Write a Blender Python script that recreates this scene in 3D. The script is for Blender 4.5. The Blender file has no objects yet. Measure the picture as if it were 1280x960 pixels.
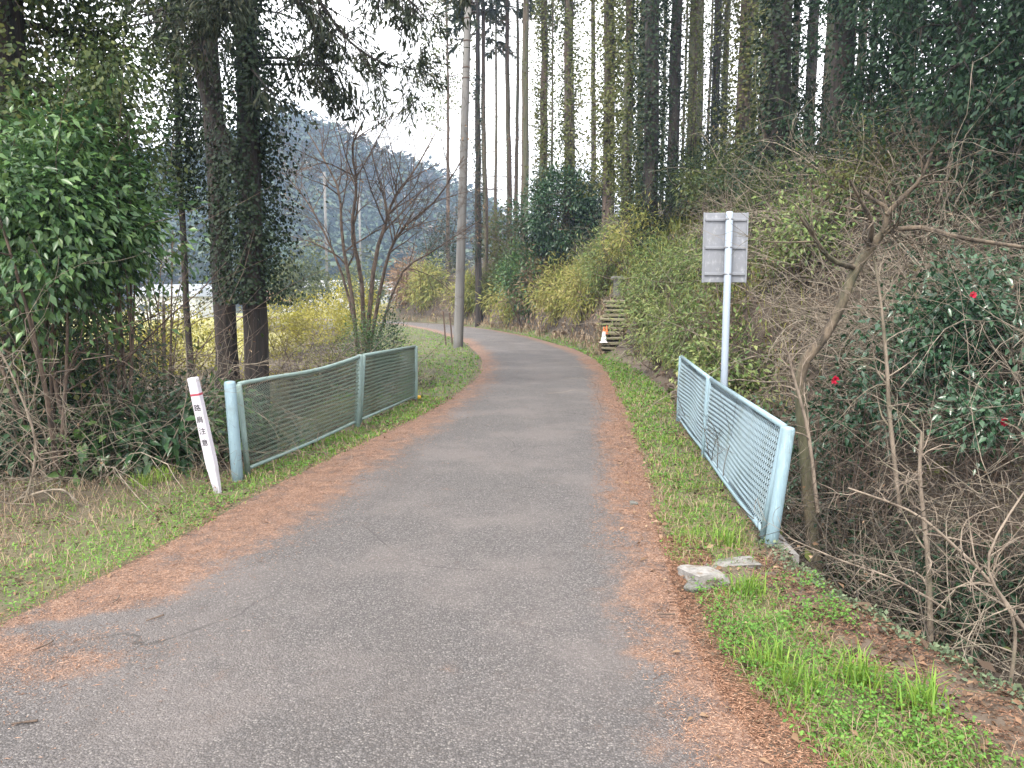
import bpy, math, random
import numpy as np
from mathutils import Vector, Matrix
R = math.radians
rng = np.random.default_rng(7)
random.seed(7)
sc = bpy.context.scene
COL = sc.collection

# ------------------------------------------------------------------ camera, sky, sun, exposure
F = 930.0; PITCH = math.atan((480 - 375) / F); CAMZ = 1.6
cam = bpy.data.cameras.new('camera'); camo = bpy.data.objects.new('camera', cam); COL.objects.link(camo)
cam.sensor_width = 36.0; cam.lens = 36.0 * F / 1280.0; cam.clip_end = 3000; cam.clip_start = 0.05
camo.location = (0, 0, CAMZ); camo.rotation_euler = (math.pi / 2 - PITCH, 0, 0)
sc.camera = camo
SUN_EL, SUN_AZ = R(52), R(-150)
w = bpy.data.worlds.new('World'); sc.world = w; w.use_nodes = True
nt = w.node_tree; nt.nodes.clear()
wo = nt.nodes.new('ShaderNodeOutputWorld'); bg = nt.nodes.new('ShaderNodeBackground')
sky = nt.nodes.new('ShaderNodeTexSky'); sky.sky_type = 'NISHITA'; sky.sun_disc = False
sky.sun_elevation = SUN_EL; sky.sun_rotation = SUN_AZ; sky.dust_density = 3.0; sky.air_density = 1.0
deck = nt.nodes.new('ShaderNodeTexNoise'); deck.inputs['Scale'].default_value = 1.6; deck.inputs['Detail'].default_value = 4
ramp = nt.nodes.new('ShaderNodeValToRGB')
ramp.color_ramp.elements[0].position = 0.3; ramp.color_ramp.elements[0].color = (0.80, 0.79, 0.79, 1)
ramp.color_ramp.elements[1].position = 0.7; ramp.color_ramp.elements[1].color = (1, .978, .948, 1)
vm = nt.nodes.new('ShaderNodeVectorMath'); vm.operation = 'SCALE'; vm.inputs['Scale'].default_value = 9.5
mx = nt.nodes.new('ShaderNodeMix'); mx.data_type = 'RGBA'; mx.inputs[0].default_value = 0.92
nt.links.new(deck.outputs['Color'], ramp.inputs['Fac']); nt.links.new(ramp.outputs['Color'], vm.inputs[0])
nt.links.new(sky.outputs['Color'], mx.inputs[6]); nt.links.new(vm.outputs[0], mx.inputs[7])
nt.links.new(mx.outputs[2], bg.inputs['Color']); bg.inputs['Strength'].default_value = 0.13
nt.links.new(bg.outputs[0], wo.inputs['Surface'])
sl = bpy.data.lights.new('sun', 'SUN'); sl.energy = 1.5; sl.angle = R(14); sl.color = (1, 0.94, 0.84)
so = bpy.data.objects.new('sun', sl); COL.objects.link(so)
sd = Vector((math.sin(SUN_AZ) * math.cos(SUN_EL), math.cos(SUN_AZ) * math.cos(SUN_EL), math.sin(SUN_EL)))
so.rotation_euler = sd.to_track_quat('Z', 'Y').to_euler(); so.location = sd * 60
sc.view_settings.view_transform = 'Standard'; sc.view_settings.look = 'None'
sc.view_settings.exposure = 1.92; sc.view_settings.gamma = 1
sc.render.engine = 'CYCLES'
cy = sc.cycles; cy.max_bounces = 6; cy.diffuse_bounces = 3; cy.glossy_bounces = 2; cy.transmission_bounces = 3
cy.volume_bounces = 0; cy.transparent_max_bounces = 4; cy.use_denoising = True

# ------------------------------------------------------------------ picture helpers (a pixel of the photograph and a distance give a place)
def ray(px, py):
    u, v = (px - 640) / F, (480 - py) / F
    cp, sp = math.cos(PITCH), math.sin(PITCH)
    return np.array([u, cp + v * sp, -sp + v * cp])
def P(px, py, y):
    d = ray(px, py); t = y / d[1]
    return np.array([d[0] * t, y, CAMZ + d[2] * t])
def PX(px, y, py=300): return float(P(px, py, y)[0])

# ------------------------------------------------------------------ mesh helpers
def link(name, me, mat=None, parent=None):
    o = bpy.data.objects.new(name, me); COL.objects.link(o)
    if mat is not None and me is not None and len(me.materials) == 0: me.materials.append(mat)
    if parent is not None: o.parent = parent
    return o
def npmesh(name, V, Fs, smooth=True):
    """V (n,3); Fs: list of (m,k) index arrays"""
    me = bpy.data.meshes.new(name)
    V = np.asarray(V, np.float32)
    Fs = [np.asarray(f, np.int32) for f in Fs if len(f)]
    me.vertices.add(len(V)); me.vertices.foreach_set('co', V.ravel())
    nl = sum(f.size for f in Fs); nf = sum(len(f) for f in Fs)
    me.loops.add(nl); me.loops.foreach_set('vertex_index', np.concatenate([f.ravel() for f in Fs]))
    starts, tot = [], 0
    for f in Fs:
        starts.append(tot + np.arange(len(f)) * f.shape[1]); tot += f.size
    me.polygons.add(nf); me.polygons.foreach_set('loop_start', np.concatenate(starts).astype(np.int32))
    me.polygons.foreach_set('use_smooth', np.full(nf, smooth, dtype=bool))
    me.update(calc_edges=True); me.validate(verbose=False)
    return me
class Geo:
    def __init__(s): s.V = []; s.Q = []; s.T = []; s.n = 0
    def add(s, V, Q=None, T=None):
        V = np.asarray(V, float).reshape(-1, 3)
        if Q is not None and len(Q): s.Q.append(np.asarray(Q, int).reshape(-1, 4) + s.n)
        if T is not None and len(T): s.T.append(np.asarray(T, int).reshape(-1, 3) + s.n)
        s.V.append(V); s.n += len(V); return s
    def mesh(s, name, smooth=True):
        Fs = []
        if s.Q: Fs.append(np.concatenate(s.Q))
        if s.T: Fs.append(np.concatenate(s.T))
        return npmesh(name, np.concatenate(s.V), Fs, smooth)
    def obj(s, name, mat, parent=None, smooth=True): return link(name, s.mesh(name, smooth), mat, parent)
def norm(a):
    a = np.asarray(a, float); return a / (np.linalg.norm(a, axis=-1, keepdims=True) + 1e-9)
def tubes(paths, radii, k=4, cap=False):
    """paths (P,n,3), radii (P,n) -> V, Q"""
    paths = np.asarray(paths, float); radii = np.asarray(radii, float)
    Pn, n, _ = paths.shape
    T = norm(np.gradient(paths, axis=1))
    ref = np.where(np.abs(T[:, :1, 2:3]) > 0.8, np.array([1.0, 0.1, 0]), np.array([0, 0.1, 1.0]))
    A = norm(np.cross(T, np.broadcast_to(ref, T.shape))); B = np.cross(T, A)
    an = np.arange(k) * 2 * math.pi / k
    V = paths[:, :, None, :] + radii[:, :, None, None] * (A[:, :, None, :] * np.cos(an)[None, None, :, None] + B[:, :, None, :] * np.sin(an)[None, None, :, None])
    idx = np.arange(Pn * n * k).reshape(Pn, n, k)
    a = idx[:, :-1, :]; b = idx[:, 1:, :]
    Q = np.stack([a, np.roll(a, -1, 2), np.roll(b, -1, 2), b], -1).reshape(-1, 4)
    T3 = None
    V = V.reshape(-1, 3)
    if cap:
        c0 = len(V); V = np.concatenate([V, paths[:, 0], paths[:, -1]])
        t = []
        for p in range(Pn):
            for j in range(k):
                t.append((idx[p, 0, (j + 1) % k], idx[p, 0, j], c0 + p)); t.append((idx[p, -1, j], idx[p, -1, (j + 1) % k], c0 + Pn + p))
        T3 = np.array(t)
    return V, Q, T3
def smoothpath(pts, n):
    pts = np.asarray(pts, float); m = len(pts)
    ts = np.linspace(0, m - 1, n); out = []
    for t in ts:
        i = min(int(t), m - 2); f = t - i
        p0, p1, p2, p3 = pts[max(i - 1, 0)], pts[i], pts[i + 1], pts[min(i + 2, m - 1)]
        out.append(0.5 * ((2 * p1) + (-p0 + p2) * f + (2 * p0 - 5 * p1 + 4 * p2 - p3) * f * f + (-p0 + 3 * p1 - 3 * p2 + p3) * f ** 3))
    return np.array(out)
def sprout(S, D, L, R0, n=6, wander=0.25, grav=0.0, taper=0.25, g=None):
    g = g or rng
    S = np.asarray(S, float); D = norm(D); Pn = len(S)
    L = np.broadcast_to(np.asarray(L, float), (Pn,)); R0 = np.broadcast_to(np.asarray(R0, float), (Pn,))
    out = np.zeros((Pn, n, 3)); out[:, 0] = S; d = D.copy(); bend = g.normal(0, wander, (Pn, 3))
    for i in range(1, n):
        d = norm(d + bend * 0.6 + g.normal(0, wander * 0.7, (Pn, 3)) + np.array([0, 0, grav]))
        out[:, i] = out[:, i - 1] + d * (L / (n - 1))[:, None]
    rad = R0[:, None] * np.linspace(1, taper, n)[None, :]
    return out, rad
def offshoots(paths, rad, per, lo=0.3, hi=1.0, ang=(30, 70), ratio=(0.4, 0.7), rr=0.55, g=None):
    g = g or rng
    Pn, n, _ = paths.shape
    par = np.repeat(np.arange(Pn), per); t = g.uniform(lo, hi, len(par)) * (n - 1)
    i = np.minimum(t.astype(int), n - 2); f = (t - i)[:, None]
    S = paths[par, i] * (1 - f) + paths[par, i + 1] * f
    T = norm(paths[par, i + 1] - paths[par, i])
    rv = norm(np.cross(T, norm(g.normal(size=T.shape))))
    a = np.radians(g.uniform(*ang, len(par)))[:, None]
    D = T * np.cos(a) + rv * np.sin(a)
    L = np.linalg.norm(np.diff(paths, axis=1), axis=2).sum(1)[par] * g.uniform(*ratio, len(par))
    r0 = (rad[par, i] * rr)
    return S, D, L, r0
def leaves(C, D, N, L, W, five=True):
    """folded leaves: base at C, along D, facing N"""
    C = np.asarray(C, float); D = norm(D); n = len(C)
    S = norm(np.cross(D, N)); N = np.cross(S, D)
    L = np.broadcast_to(np.asarray(L, float), (n,))[:, None]; W = np.broadcast_to(np.asarray(W, float), (n,))[:, None]
    if five:
        M = C + D * L * 0.45 - N * L * 0.03
        l = C + D * L * 0.42 - S * W * 0.5 + N * W * 0.16; r = C + D * L * 0.42 + S * W * 0.5 + N * W * 0.16
        tip = C + D * L - N * L * 0.14
        V = np.stack([C, l, M, r, tip], 1).reshape(-1, 3); b = np.arange(n)[:, None] * 5
        T = np.concatenate([b + [0, 2, 1], b + [0, 3, 2], b + [1, 2, 4], b + [2, 3, 4]])
        return V, None, T
    l = C + D * L * 0.45 - S * W * 0.5; r = C + D * L * 0.45 + S * W * 0.5; tip = C + D * L - N * L * 0.12
    V = np.stack([C, l, tip, r], 1).reshape(-1, 3); b = np.arange(n)[:, None] * 4
    T = np.concatenate([b + [0, 2, 1], b + [0, 3, 2]])
    return V, None, T
def blades(C, H, W, lean, g=None):
    """grass blades: bent strip of 2 quads-ish"""
    g = g or rng
    n = len(C); a = g.uniform(0, 2 * math.pi, n); s = np.stack([np.cos(a), np.sin(a), np.zeros(n)], 1)
    b = a + g.normal(math.pi / 2, 0.5, n); d = np.stack([np.cos(b), np.sin(b), np.zeros(n)], 1)
    H = H[:, None]; W = np.broadcast_to(np.asarray(W), (n,))[:, None]; lean = lean[:, None]; up = np.array([0, 0, 1.0])
    m = C + up * H * 0.6 + d * H * lean * 0.3; t = C + up * H * (1 - lean * 0.35) + d * H * lean
    V = np.stack([C - s * W / 2, C + s * W / 2, m + s * W * 0.4, m - s * W * 0.4, t], 1).reshape(-1, 3)
    k = np.arange(n)[:, None] * 5
    return V, k + [0, 1, 2, 3], k + [3, 2, 4]
def box(x0, x1, y0, y1, z0, z1):
    V = [(x, y, z) for z in (z0, z1) for y in (y0, y1) for x in (x0, x1)]
    Q = [(0, 2, 3, 1), (4, 5, 7, 6), (0, 1, 5, 4), (2, 6, 7, 3), (0, 4, 6, 2), (1, 3, 7, 5)]
    return np.array(V, float), np.array(Q)
def bevel(o, wd=0.01, seg=2):
    m = o.modifiers.new('bevel', 'BEVEL'); m.width = wd; m.segments = seg; m.limit_method = 'ANGLE'
    return o
def wob(x, y, s=1.0, k=0):
    x = np.asarray(x) / s; y = np.asarray(y) / s
    return (np.sin(x * 1.7 + y * 0.9 + k) + np.sin(-x * 1.1 + y * 2.1 + 1.3 * k + 2) + np.sin(x * 3.1 + y * 2.7 + k * 2.1 + 4) * 0.6 + np.sin(x * 2.3 - y * 4.3 + k + 1) * 0.5) / 3.1
def sstep(a, b, x):
    t = np.clip((np.asarray(x, float) - a) / (b - a), 0, 1); return t * t * (3 - 2 * t)

# ------------------------------------------------------------------ naming helpers
def tag(o, label=None, cat=None, group=None, kind=None):
    if label: o['label'] = label
    if cat: o['category'] = cat
    if group: o['group'] = group
    if kind: o['kind'] = kind
    return o
def thing(name, label, cat, loc=(0, 0, 0), rz=0.0, group=None, scale=1.0):
    o = link(name, None); o.empty_display_size = 0.2
    o.location = [float(c) for c in loc]; o.rotation_euler = (0, 0, rz)
    o.scale = (scale,) * 3 if not hasattr(scale, '__len__') else scale
    return tag(o, label, cat, group)
def copy_tree(o, parent=None):
    c = o.copy(); COL.objects.link(c)
    if parent is not None: c.parent = parent
    for ch in [x for x in o.children]: copy_tree(ch, c)
    return c

# ------------------------------------------------------------------ materials
def newmat(name):
    m = bpy.data.materials.new(name); m.use_nodes = True
    n = m.node_tree; b = n.nodes['Principled BSDF']
    return m, n, b
def N(nt, t, **kw):
    n = nt.nodes.new(t)
    for k, v in kw.items():
        if k in n.inputs.keys() if hasattr(n, 'inputs') else False: n.inputs[k].default_value = v
        else: setattr(n, k, v)
    return n
def rampn(nt, stops, src):
    r = nt.nodes.new('ShaderNodeValToRGB'); e = r.color_ramp.elements
    e[0].position, e[0].color = stops[0][0], (*stops[0][1], 1); e[1].position, e[1].color = stops[-1][0], (*stops[-1][1], 1)
    for p, c in stops[1:-1]:
        x = e.new(p); x.color = (*c, 1)
    nt.links.new(src, r.inputs['Fac']); return r.outputs['Color']
def noise(nt, scale, detail=4, rough=0.55, vec=None, dist=0.0):
    n = nt.nodes.new('ShaderNodeTexNoise'); n.inputs['Scale'].default_value = scale; n.inputs['Detail'].default_value = detail
    n.inputs['Roughness'].default_value = rough; n.inputs['Distortion'].default_value = dist
    if vec is not None: nt.links.new(vec, n.inputs['Vector'])
    return n.outputs['Fac']
def texco(nt, kind='Object', scale=None):
    t = nt.nodes.new('ShaderNodeTexCoord')
    if scale is None: return t.outputs[kind]
    m = nt.nodes.new('ShaderNodeMapping'); m.inputs['Scale'].default_value = scale
    nt.links.new(t.outputs[kind], m.inputs['Vector']); return m.outputs[0]
def math_(nt, op, a, b=None, clamp=False):
    m = nt.nodes.new('ShaderNodeMath'); m.operation = op; m.use_clamp = clamp
    for i, v in enumerate((a, b)):
        if v is None: continue
        if isinstance(v, (int, float)): m.inputs[i].default_value = v
        else: nt.links.new(v, m.inputs[i])
    return m.outputs[0]
def mixc(nt, f, a, b):
    m = nt.nodes.new('ShaderNodeMix'); m.data_type = 'RGBA'
    for i, v in ((0, f), (6, a), (7, b)):
        if isinstance(v, (int, float)): m.inputs[i].default_value = v
        elif isinstance(v, tuple): m.inputs[i].default_value = (*v, 1)
        else: nt.links.new(v, m.inputs[i])
    return m.outputs[2]
def bump(nt, b, h, strength=0.4, dist=0.01):
    n = nt.nodes.new('ShaderNodeBump'); n.inputs['Strength'].default_value = strength; n.inputs['Distance'].default_value = dist
    nt.links.new(h, n.inputs['Height']); nt.links.new(n.outputs[0], b.inputs['Normal'])
def attr(nt, name):
    a = nt.nodes.new('ShaderNodeAttribute'); a.attribute_name = name; return a.outputs['Fac']
def smap(nt, x, a, b):
    m = nt.nodes.new('ShaderNodeMapRange'); m.interpolation_type = 'SMOOTHSTEP'
    m.inputs['From Min'].default_value = a; m.inputs['From Max'].default_value = b
    nt.links.new(x, m.inputs['Value']); return m.outputs[0]

def leafmat(name, cols, rough=0.5, trans=0.26, spec=0.25):
    """cols: leaf colours spread over the single leaves"""
    m, t, b = newmat(name)
    g = t.nodes.new('ShaderNodeNewGeometry'); oi = t.nodes.new('ShaderNodeObjectInfo')
    big = noise(t, 1.3, 2)
    v = math_(t, 'ADD', math_(t, 'MULTIPLY', g.outputs['Random Per Island'], 0.62), math_(t, 'MULTIPLY', math_(t, 'SUBTRACT', big, 0.3), 0.6))
    v = math_(t, 'ADD', v, math_(t, 'MULTIPLY', math_(t, 'SUBTRACT', oi.outputs['Random'], 0.5), 0.18), True)
    st = [(i / (len(cols) - 1), c) for i, c in enumerate(cols)]
    c = rampn(t, st, v)
    t.links.new(c, b.inputs['Base Color']); b.inputs['Roughness'].default_value = rough
    b.inputs['Specular IOR Level'].default_value = spec
    if trans > 0:
        tr = t.nodes.new('ShaderNodeBsdfTranslucent'); t.links.new(c, tr.inputs['Color'])
        ms = t.nodes.new('ShaderNodeMixShader'); ms.inputs[0].default_value = trans
        t.links.new(b.outputs[0], ms.inputs[1]); t.links.new(tr.outputs[0], ms.inputs[2])
        t.links.new(ms.outputs[0], t.nodes['Material Output'].inputs['Surface'])
    return m
def barkmat(name, a, b_, moss=None, zs=0.18, scale=9, str_=0.7):
    m, t, b = newmat(name)
    co = texco(t, 'Object', (1, 1, zs))
    n1 = noise(t, scale, 6, 0.65, co); n2 = noise(t, scale * 3.2, 4, 0.6, co)
    c = rampn(t, [(0.38, a), (0.62, b_)], n1)
    if moss:
        mm = smap(t, noise(t, 1.7, 5, 0.6), 0.5, 0.68); c = mixc(t, math_(t, 'MULTIPLY', mm, 0.75), c, moss)
    t.links.new(c, b.inputs['Base Color']); b.inputs['Roughness'].default_value = 0.9
    bump(t, b, math_(t, 'ADD', n1, math_(t, 'MULTIPLY', n2, 0.5)), str_, 0.03)
    return m
def paintmat(name, col, dirt=(0.10, 0.09, 0.06), rough=0.45, amount=0.5, sc_=7, rust=None, chalk=None):
    m, t, b = newmat(name)
    n1 = noise(t, sc_, 6, 0.65, texco(t, 'Object', (1, 1, 0.6))); n2 = noise(t, sc_ * 7, 3, 0.6)
    c = mixc(t, math_(t, 'MULTIPLY', smap(t, n1, 0.48, 0.75), amount), col, dirt)
    if chalk: c = mixc(t, smap(t, noise(t, sc_ * 2.3, 5, 0.7), 0.5, 0.7), c, chalk)
    if rust: c = mixc(t, smap(t, noise(t, sc_ * 3, 5, 0.7), 0.64, 0.70), c, rust)
    t.links.new(c, b.inputs['Base Color']); b.inputs['Roughness'].default_value = rough
    bump(t, b, n2, 0.15, 0.002)
    return m

M = {}
M['evergreen'] = leafmat('evergreen', [(0.014, 0.038, 0.018), (0.028, 0.070, 0.026), (0.060, 0.125, 0.036)], 0.32, 0.22, 0.5)
M['laurel'] = leafmat('laurel', [(0.024, 0.060, 0.024), (0.044, 0.100, 0.034), (0.080, 0.155, 0.046), (0.13, 0.20, 0.06), (0.26, 0.24, 0.08)], 0.34, 0.25, 0.4)
M['dark_leaf'] = leafmat('dark_leaf', [(0.012, 0.030, 0.018), (0.024, 0.055, 0.026), (0.045, 0.075, 0.03)], 0.5, 0.2, 0.2)
M['camellia'] = leafmat('camellia', [(0.016, 0.045, 0.024), (0.028, 0.075, 0.036), (0.055, 0.115, 0.05)], 0.25, 0.15, 0.6)
M['ivy'] = leafmat('ivy', [(0.036, 0.052, 0.014), (0.080, 0.098, 0.024), (0.115, 0.12, 0.036), (0.15, 0.13, 0.055)], 0.5, 0.28)
M['ivy_dark'] = leafmat('ivy_dark', [(0.009, 0.018, 0.009), (0.018, 0.035, 0.014), (0.045, 0.055, 0.022)], 0.5, 0.2, 0.2)
M['ivy_mid'] = leafmat('ivy_mid', [(0.018, 0.036, 0.012), (0.042, 0.068, 0.020), (0.10, 0.12, 0.035), (0.19, 0.18, 0.05)], 0.45, 0.28)
M['bamboo'] = leafmat('bamboo', [(0.11, 0.155, 0.038), (0.22, 0.245, 0.06), (0.35, 0.315, 0.10), (0.45, 0.38, 0.20)], 0.5, 0.3)
M['bamboo_green'] = leafmat('bamboo_green', [(0.065, 0.115, 0.038), (0.13, 0.195, 0.06), (0.24, 0.275, 0.10), (0.36, 0.33, 0.17)], 0.45, 0.28)
M['yellow_leaf'] = leafmat('yellow_leaf', [(0.17, 0.17, 0.03), (0.32, 0.29, 0.045), (0.46, 0.38, 0.08)], 0.55, 0.35)
M['dry_leaf'] = leafmat('dry_leaf', [(0.09, 0.055, 0.035), (0.20, 0.125, 0.075), (0.33, 0.23, 0.15), (0.42, 0.34, 0.25)], 0.7, 0.2, 0.2)
M['litter'] = leafmat('litter', [(0.035, 0.024, 0.017), (0.085, 0.058, 0.04), (0.19, 0.135, 0.092)], 0.75, 0.1, 0.2)
M['litter_mix'] = leafmat('litter_mix', [(0.03, 0.022, 0.017), (0.11, 0.07, 0.045), (0.22, 0.13, 0.08), (0.34, 0.26, 0.19)], 0.75, 0.1, 0.2)
M['hill_leaf'] = leafmat('hill_leaf', [(0.02, 0.035, 0.016), (0.045, 0.065, 0.024), (0.09, 0.085, 0.04), (0.14, 0.10, 0.065), (0.24, 0.18, 0.12)], 0.5, 0.2)
M['dry_grass'] = leafmat('dry_grass', [(0.17, 0.12, 0.085), (0.30, 0.225, 0.15), (0.42, 0.34, 0.23)], 0.7, 0.25, 0.2)
M['grass'] = leafmat('grass', [(0.07, 0.15, 0.022), (0.14, 0.26, 0.035), (0.24, 0.35, 0.06), (0.34, 0.35, 0.12)], 0.5, 0.35)
M['weed'] = leafmat('weed', [(0.055, 0.14, 0.025), (0.11, 0.24, 0.04), (0.20, 0.33, 0.06)], 0.5, 0.3)
M['needle'] = leafmat('needle', [(0.04, 0.024, 0.018), (0.18, 0.095, 0.060), (0.37, 0.215, 0.142), (0.54, 0.40, 0.30)], 0.8, 0.0, 0.2)
M['cedar_spray'] = leafmat('cedar_spray', [(0.014, 0.022, 0.013), (0.030, 0.042, 0.020), (0.07, 0.06, 0.034)], 0.6, 0.2)
M['moss_leaf'] = leafmat('moss_leaf', [(0.06, 0.09, 0.055), (0.12, 0.16, 0.09), (0.2, 0.23, 0.14)], 0.6, 0.2)
M['petal'] = leafmat('petal', [(0.55, 0.02, 0.06), (0.7, 0.04, 0.10)], 0.5, 0.3)
M['cedar_bark'] = barkmat('cedar_bark', (0.026, 0.018, 0.014), (0.115, 0.082, 0.064), (0.08, 0.09, 0.05), 0.06, 15, 1.0)
M['dark_bark'] = barkmat('dark_bark', (0.007, 0.006, 0.005), (0.038, 0.027, 0.022), None, 0.06, 15, 1.0)
M['grey_bark'] = barkmat('grey_bark', (0.11, 0.085, 0.065), (0.26, 0.21, 0.165), (0.10, 0.10, 0.06), 0.4, 14, 0.4)
M['bent_bark'] = barkmat('bent_bark', (0.035, 0.027, 0.020), (0.15, 0.115, 0.082), (0.08, 0.085, 0.045), 0.4, 14, 0.5)
M['brown_bark'] = barkmat('brown_bark', (0.04, 0.028, 0.022), (0.14, 0.10, 0.076), None, 0.4, 14, 0.4)
M['vine'] = barkmat('vine', (0.09, 0.075, 0.057), (0.28, 0.235, 0.183), None, 0.6, 8, 0.3)
M['vine_dark'] = barkmat('vine_dark', (0.022, 0.018, 0.015), (0.10, 0.083, 0.065), None, 0.6, 8, 0.3)
M['blue_paint'] = paintmat('blue_paint', (0.195, 0.285, 0.335), (0.10, 0.12, 0.09), 0.4, 0.55, 6, (0.12, 0.07, 0.04), (0.27, 0.38, 0.43))
M['green_paint'] = paintmat('green_paint', (0.175, 0.245, 0.235), (0.10, 0.12, 0.07), 0.45, 0.6, 6, (0.10, 0.06, 0.035), (0.26, 0.36, 0.34))
M['wire_blue'] = paintmat('wire_blue', (0.265, 0.355, 0.41), (0.14, 0.16, 0.12), 0.4, 0.5, 5)
M['wire_green'] = paintmat('wire_green', (0.115, 0.16, 0.13), (0.075, 0.085, 0.045), 0.45, 0.8, 1.6)
M['white_plastic'] = paintmat('white_plastic', (0.52, 0.50, 0.56), (0.30, 0.28, 0.24), 0.45, 0.4, 6)
M['red_band'] = paintmat('red_band', (0.33, 0.045, 0.075), (0.2, 0.1, 0.08), 0.5, 0.3)
M['ink'] = paintmat('ink', (0.03, 0.03, 0.035), (0.10, 0.10, 0.10), 0.6, 0.4)
M['sign_back'] = paintmat('sign_back', (0.19, 0.20, 0.225), (0.16, 0.16, 0.14), 0.4, 0.6, 4, None, (0.29, 0.30, 0.32))
M['pole_paint'] = paintmat('pole_paint', (0.30, 0.355, 0.43), (0.3, 0.3, 0.28), 0.4, 0.3, 5)
M['rust'] = paintmat('rust', (0.07, 0.045, 0.035), (0.03, 0.025, 0.02), 0.8, 0.5)
M['wire_black'] = paintmat('wire_black', (0.05, 0.05, 0.055), (0.02, 0.02, 0.02), 0.6, 0.3)
M['orange'] = paintmat('orange', (0.62, 0.15, 0.04), (0.25, 0.12, 0.06), 0.5, 0.4)
M['yellow'] = paintmat('yellow', (0.65, 0.36, 0.03), (0.25, 0.16, 0.06), 0.5, 0.3)
M['cone_white'] = paintmat('cone_white', (0.78, 0.76, 0.78), (0.4, 0.36, 0.3), 0.5, 0.3)
def concretemat(name, a, b_, moss, sc_=6):
    m, t, b = newmat(name)
    n1 = noise(t, sc_, 8, 0.65); n2 = noise(t, sc_ * 12, 3, 0.6)
    c = rampn(t, [(0.3, a), (0.7, b_)], n1)
    if moss: c = mixc(t, math_(t, 'MULTIPLY', smap(t, noise(t, sc_ * .6, 6, 0.65), 0.5, 0.62), 0.8), c, moss)
    t.links.new(c, b.inputs['Base Color']); b.inputs['Roughness'].default_value = 0.9
    bump(t, b, math_(t, 'ADD', n1, math_(t, 'MULTIPLY', n2, 0.4)), 0.5, 0.012)
    return m
M['concrete'] = concretemat('concrete', (0.10, 0.095, 0.09), (0.25, 0.24, 0.23), (0.07, 0.075, 0.045))
M['pale_concrete'] = concretemat('pale_concrete', (0.14, 0.135, 0.13), (0.29, 0.275, 0.26), (0.13, 0.10, 0.07))
M['pole_concrete'] = concretemat('pole_concrete', (0.085, 0.082, 0.08), (0.175, 0.168, 0.16), None, 3)
M['stone'] = concretemat('stone', (0.07, 0.068, 0.064), (0.17, 0.165, 0.155), (0.08, 0.09, 0.05), 8)
M['step_wood'] = concretemat('step_wood', (0.10, 0.09, 0.06), (0.27, 0.235, 0.165), (0.16, 0.17, 0.07), 9)
def flat(name, col, rough=0.7, var=0.15):
    m, t, b = newmat(name)
    n1 = noise(t, 3.0, 5)
    c = mixc(t, n1, tuple(x * (1 - var) for x in col), tuple(min(1, x * (1 + var)) for x in col))
    t.links.new(c, b.inputs['Base Color']); b.inputs['Roughness'].default_value = rough; return m
M['house_wall'] = flat('house_wall', (0.50, 0.50, 0.50)); M['house_grey'] = flat('house_grey', (0.36, 0.37, 0.39))
M['roof_tile'] = flat('roof_tile', (0.22, 0.235, 0.26), 0.5); M['roof_orange'] = flat('roof_orange', (0.36, 0.17, 0.10), 0.6)
M['window_glass'] = flat('window_glass', (0.05, 0.06, 0.07), 0.1)

# ------------------------------------------------------------------ road edges in metres, as x over y
def curve(ys, xs):
    fy = np.linspace(ys[0], ys[-1], 1200); fx = np.interp(fy, ys, xs)
    k = np.hanning(41); k /= k.sum(); fx = np.convolve(np.pad(fx, 20, 'edge'), k, 'valid')
    return lambda y: np.interp(y, fy, fx)
ra_f = curve([-8, 0, 2.54, 3.5, 4.31, 5.41, 7.26, 10.26, 12.9, 16.5, 21.3, 26.1, 33, 40, 48, 53, 62, 75], [1.2, .78, .66, .60, .63, .756, .95, 1.27, 1.53, 1.81, 1.83, 1.40, .35, -1.3, -4.1, -7.1, -14, -26])
ro_f = curve([-8, 0, 2.54, 3.07, 3.67, 4.58, 6.07, 8.5, 11.9, 14.9, 19.8, 24, 28, 33, 40, 48, 53, 62, 75], [1.7, 1.1, .92, .80, .83, .96, 1.17, 1.42, 1.73, 1.98, 2.24, 2.06, 1.45, .70, -.95, -3.75, -6.75, -13.6, -25.6])
la_f = curve([-8, 0, 3.5, 4.13, 4.72, 5.6, 6.47, 8.27, 10.3, 13.5, 17.5, 22.9, 29.8, 40, 49.6, 60, 75], [-4.0, -3.0, -2.12, -1.80, -1.60, -1.45, -1.39, -1.16, -.88, -.58, -.41, -.69, -1.6, -4.1, -7.2, -15.5, -29])
lo_f = curve([-8, 0, 3.63, 4.19, 5.41, 6.2, 7.63, 9.92, 12.9, 15.7, 19.8, 23, 29.8, 40, 49.6, 60, 75], [-4.6, -3.5, -2.5, -2.32, -2.15, -2.07, -1.78, -1.28, -.83, -.62, -.72, -1.05, -1.95, -4.4, -7.5, -15.8, -29.3])

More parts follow.
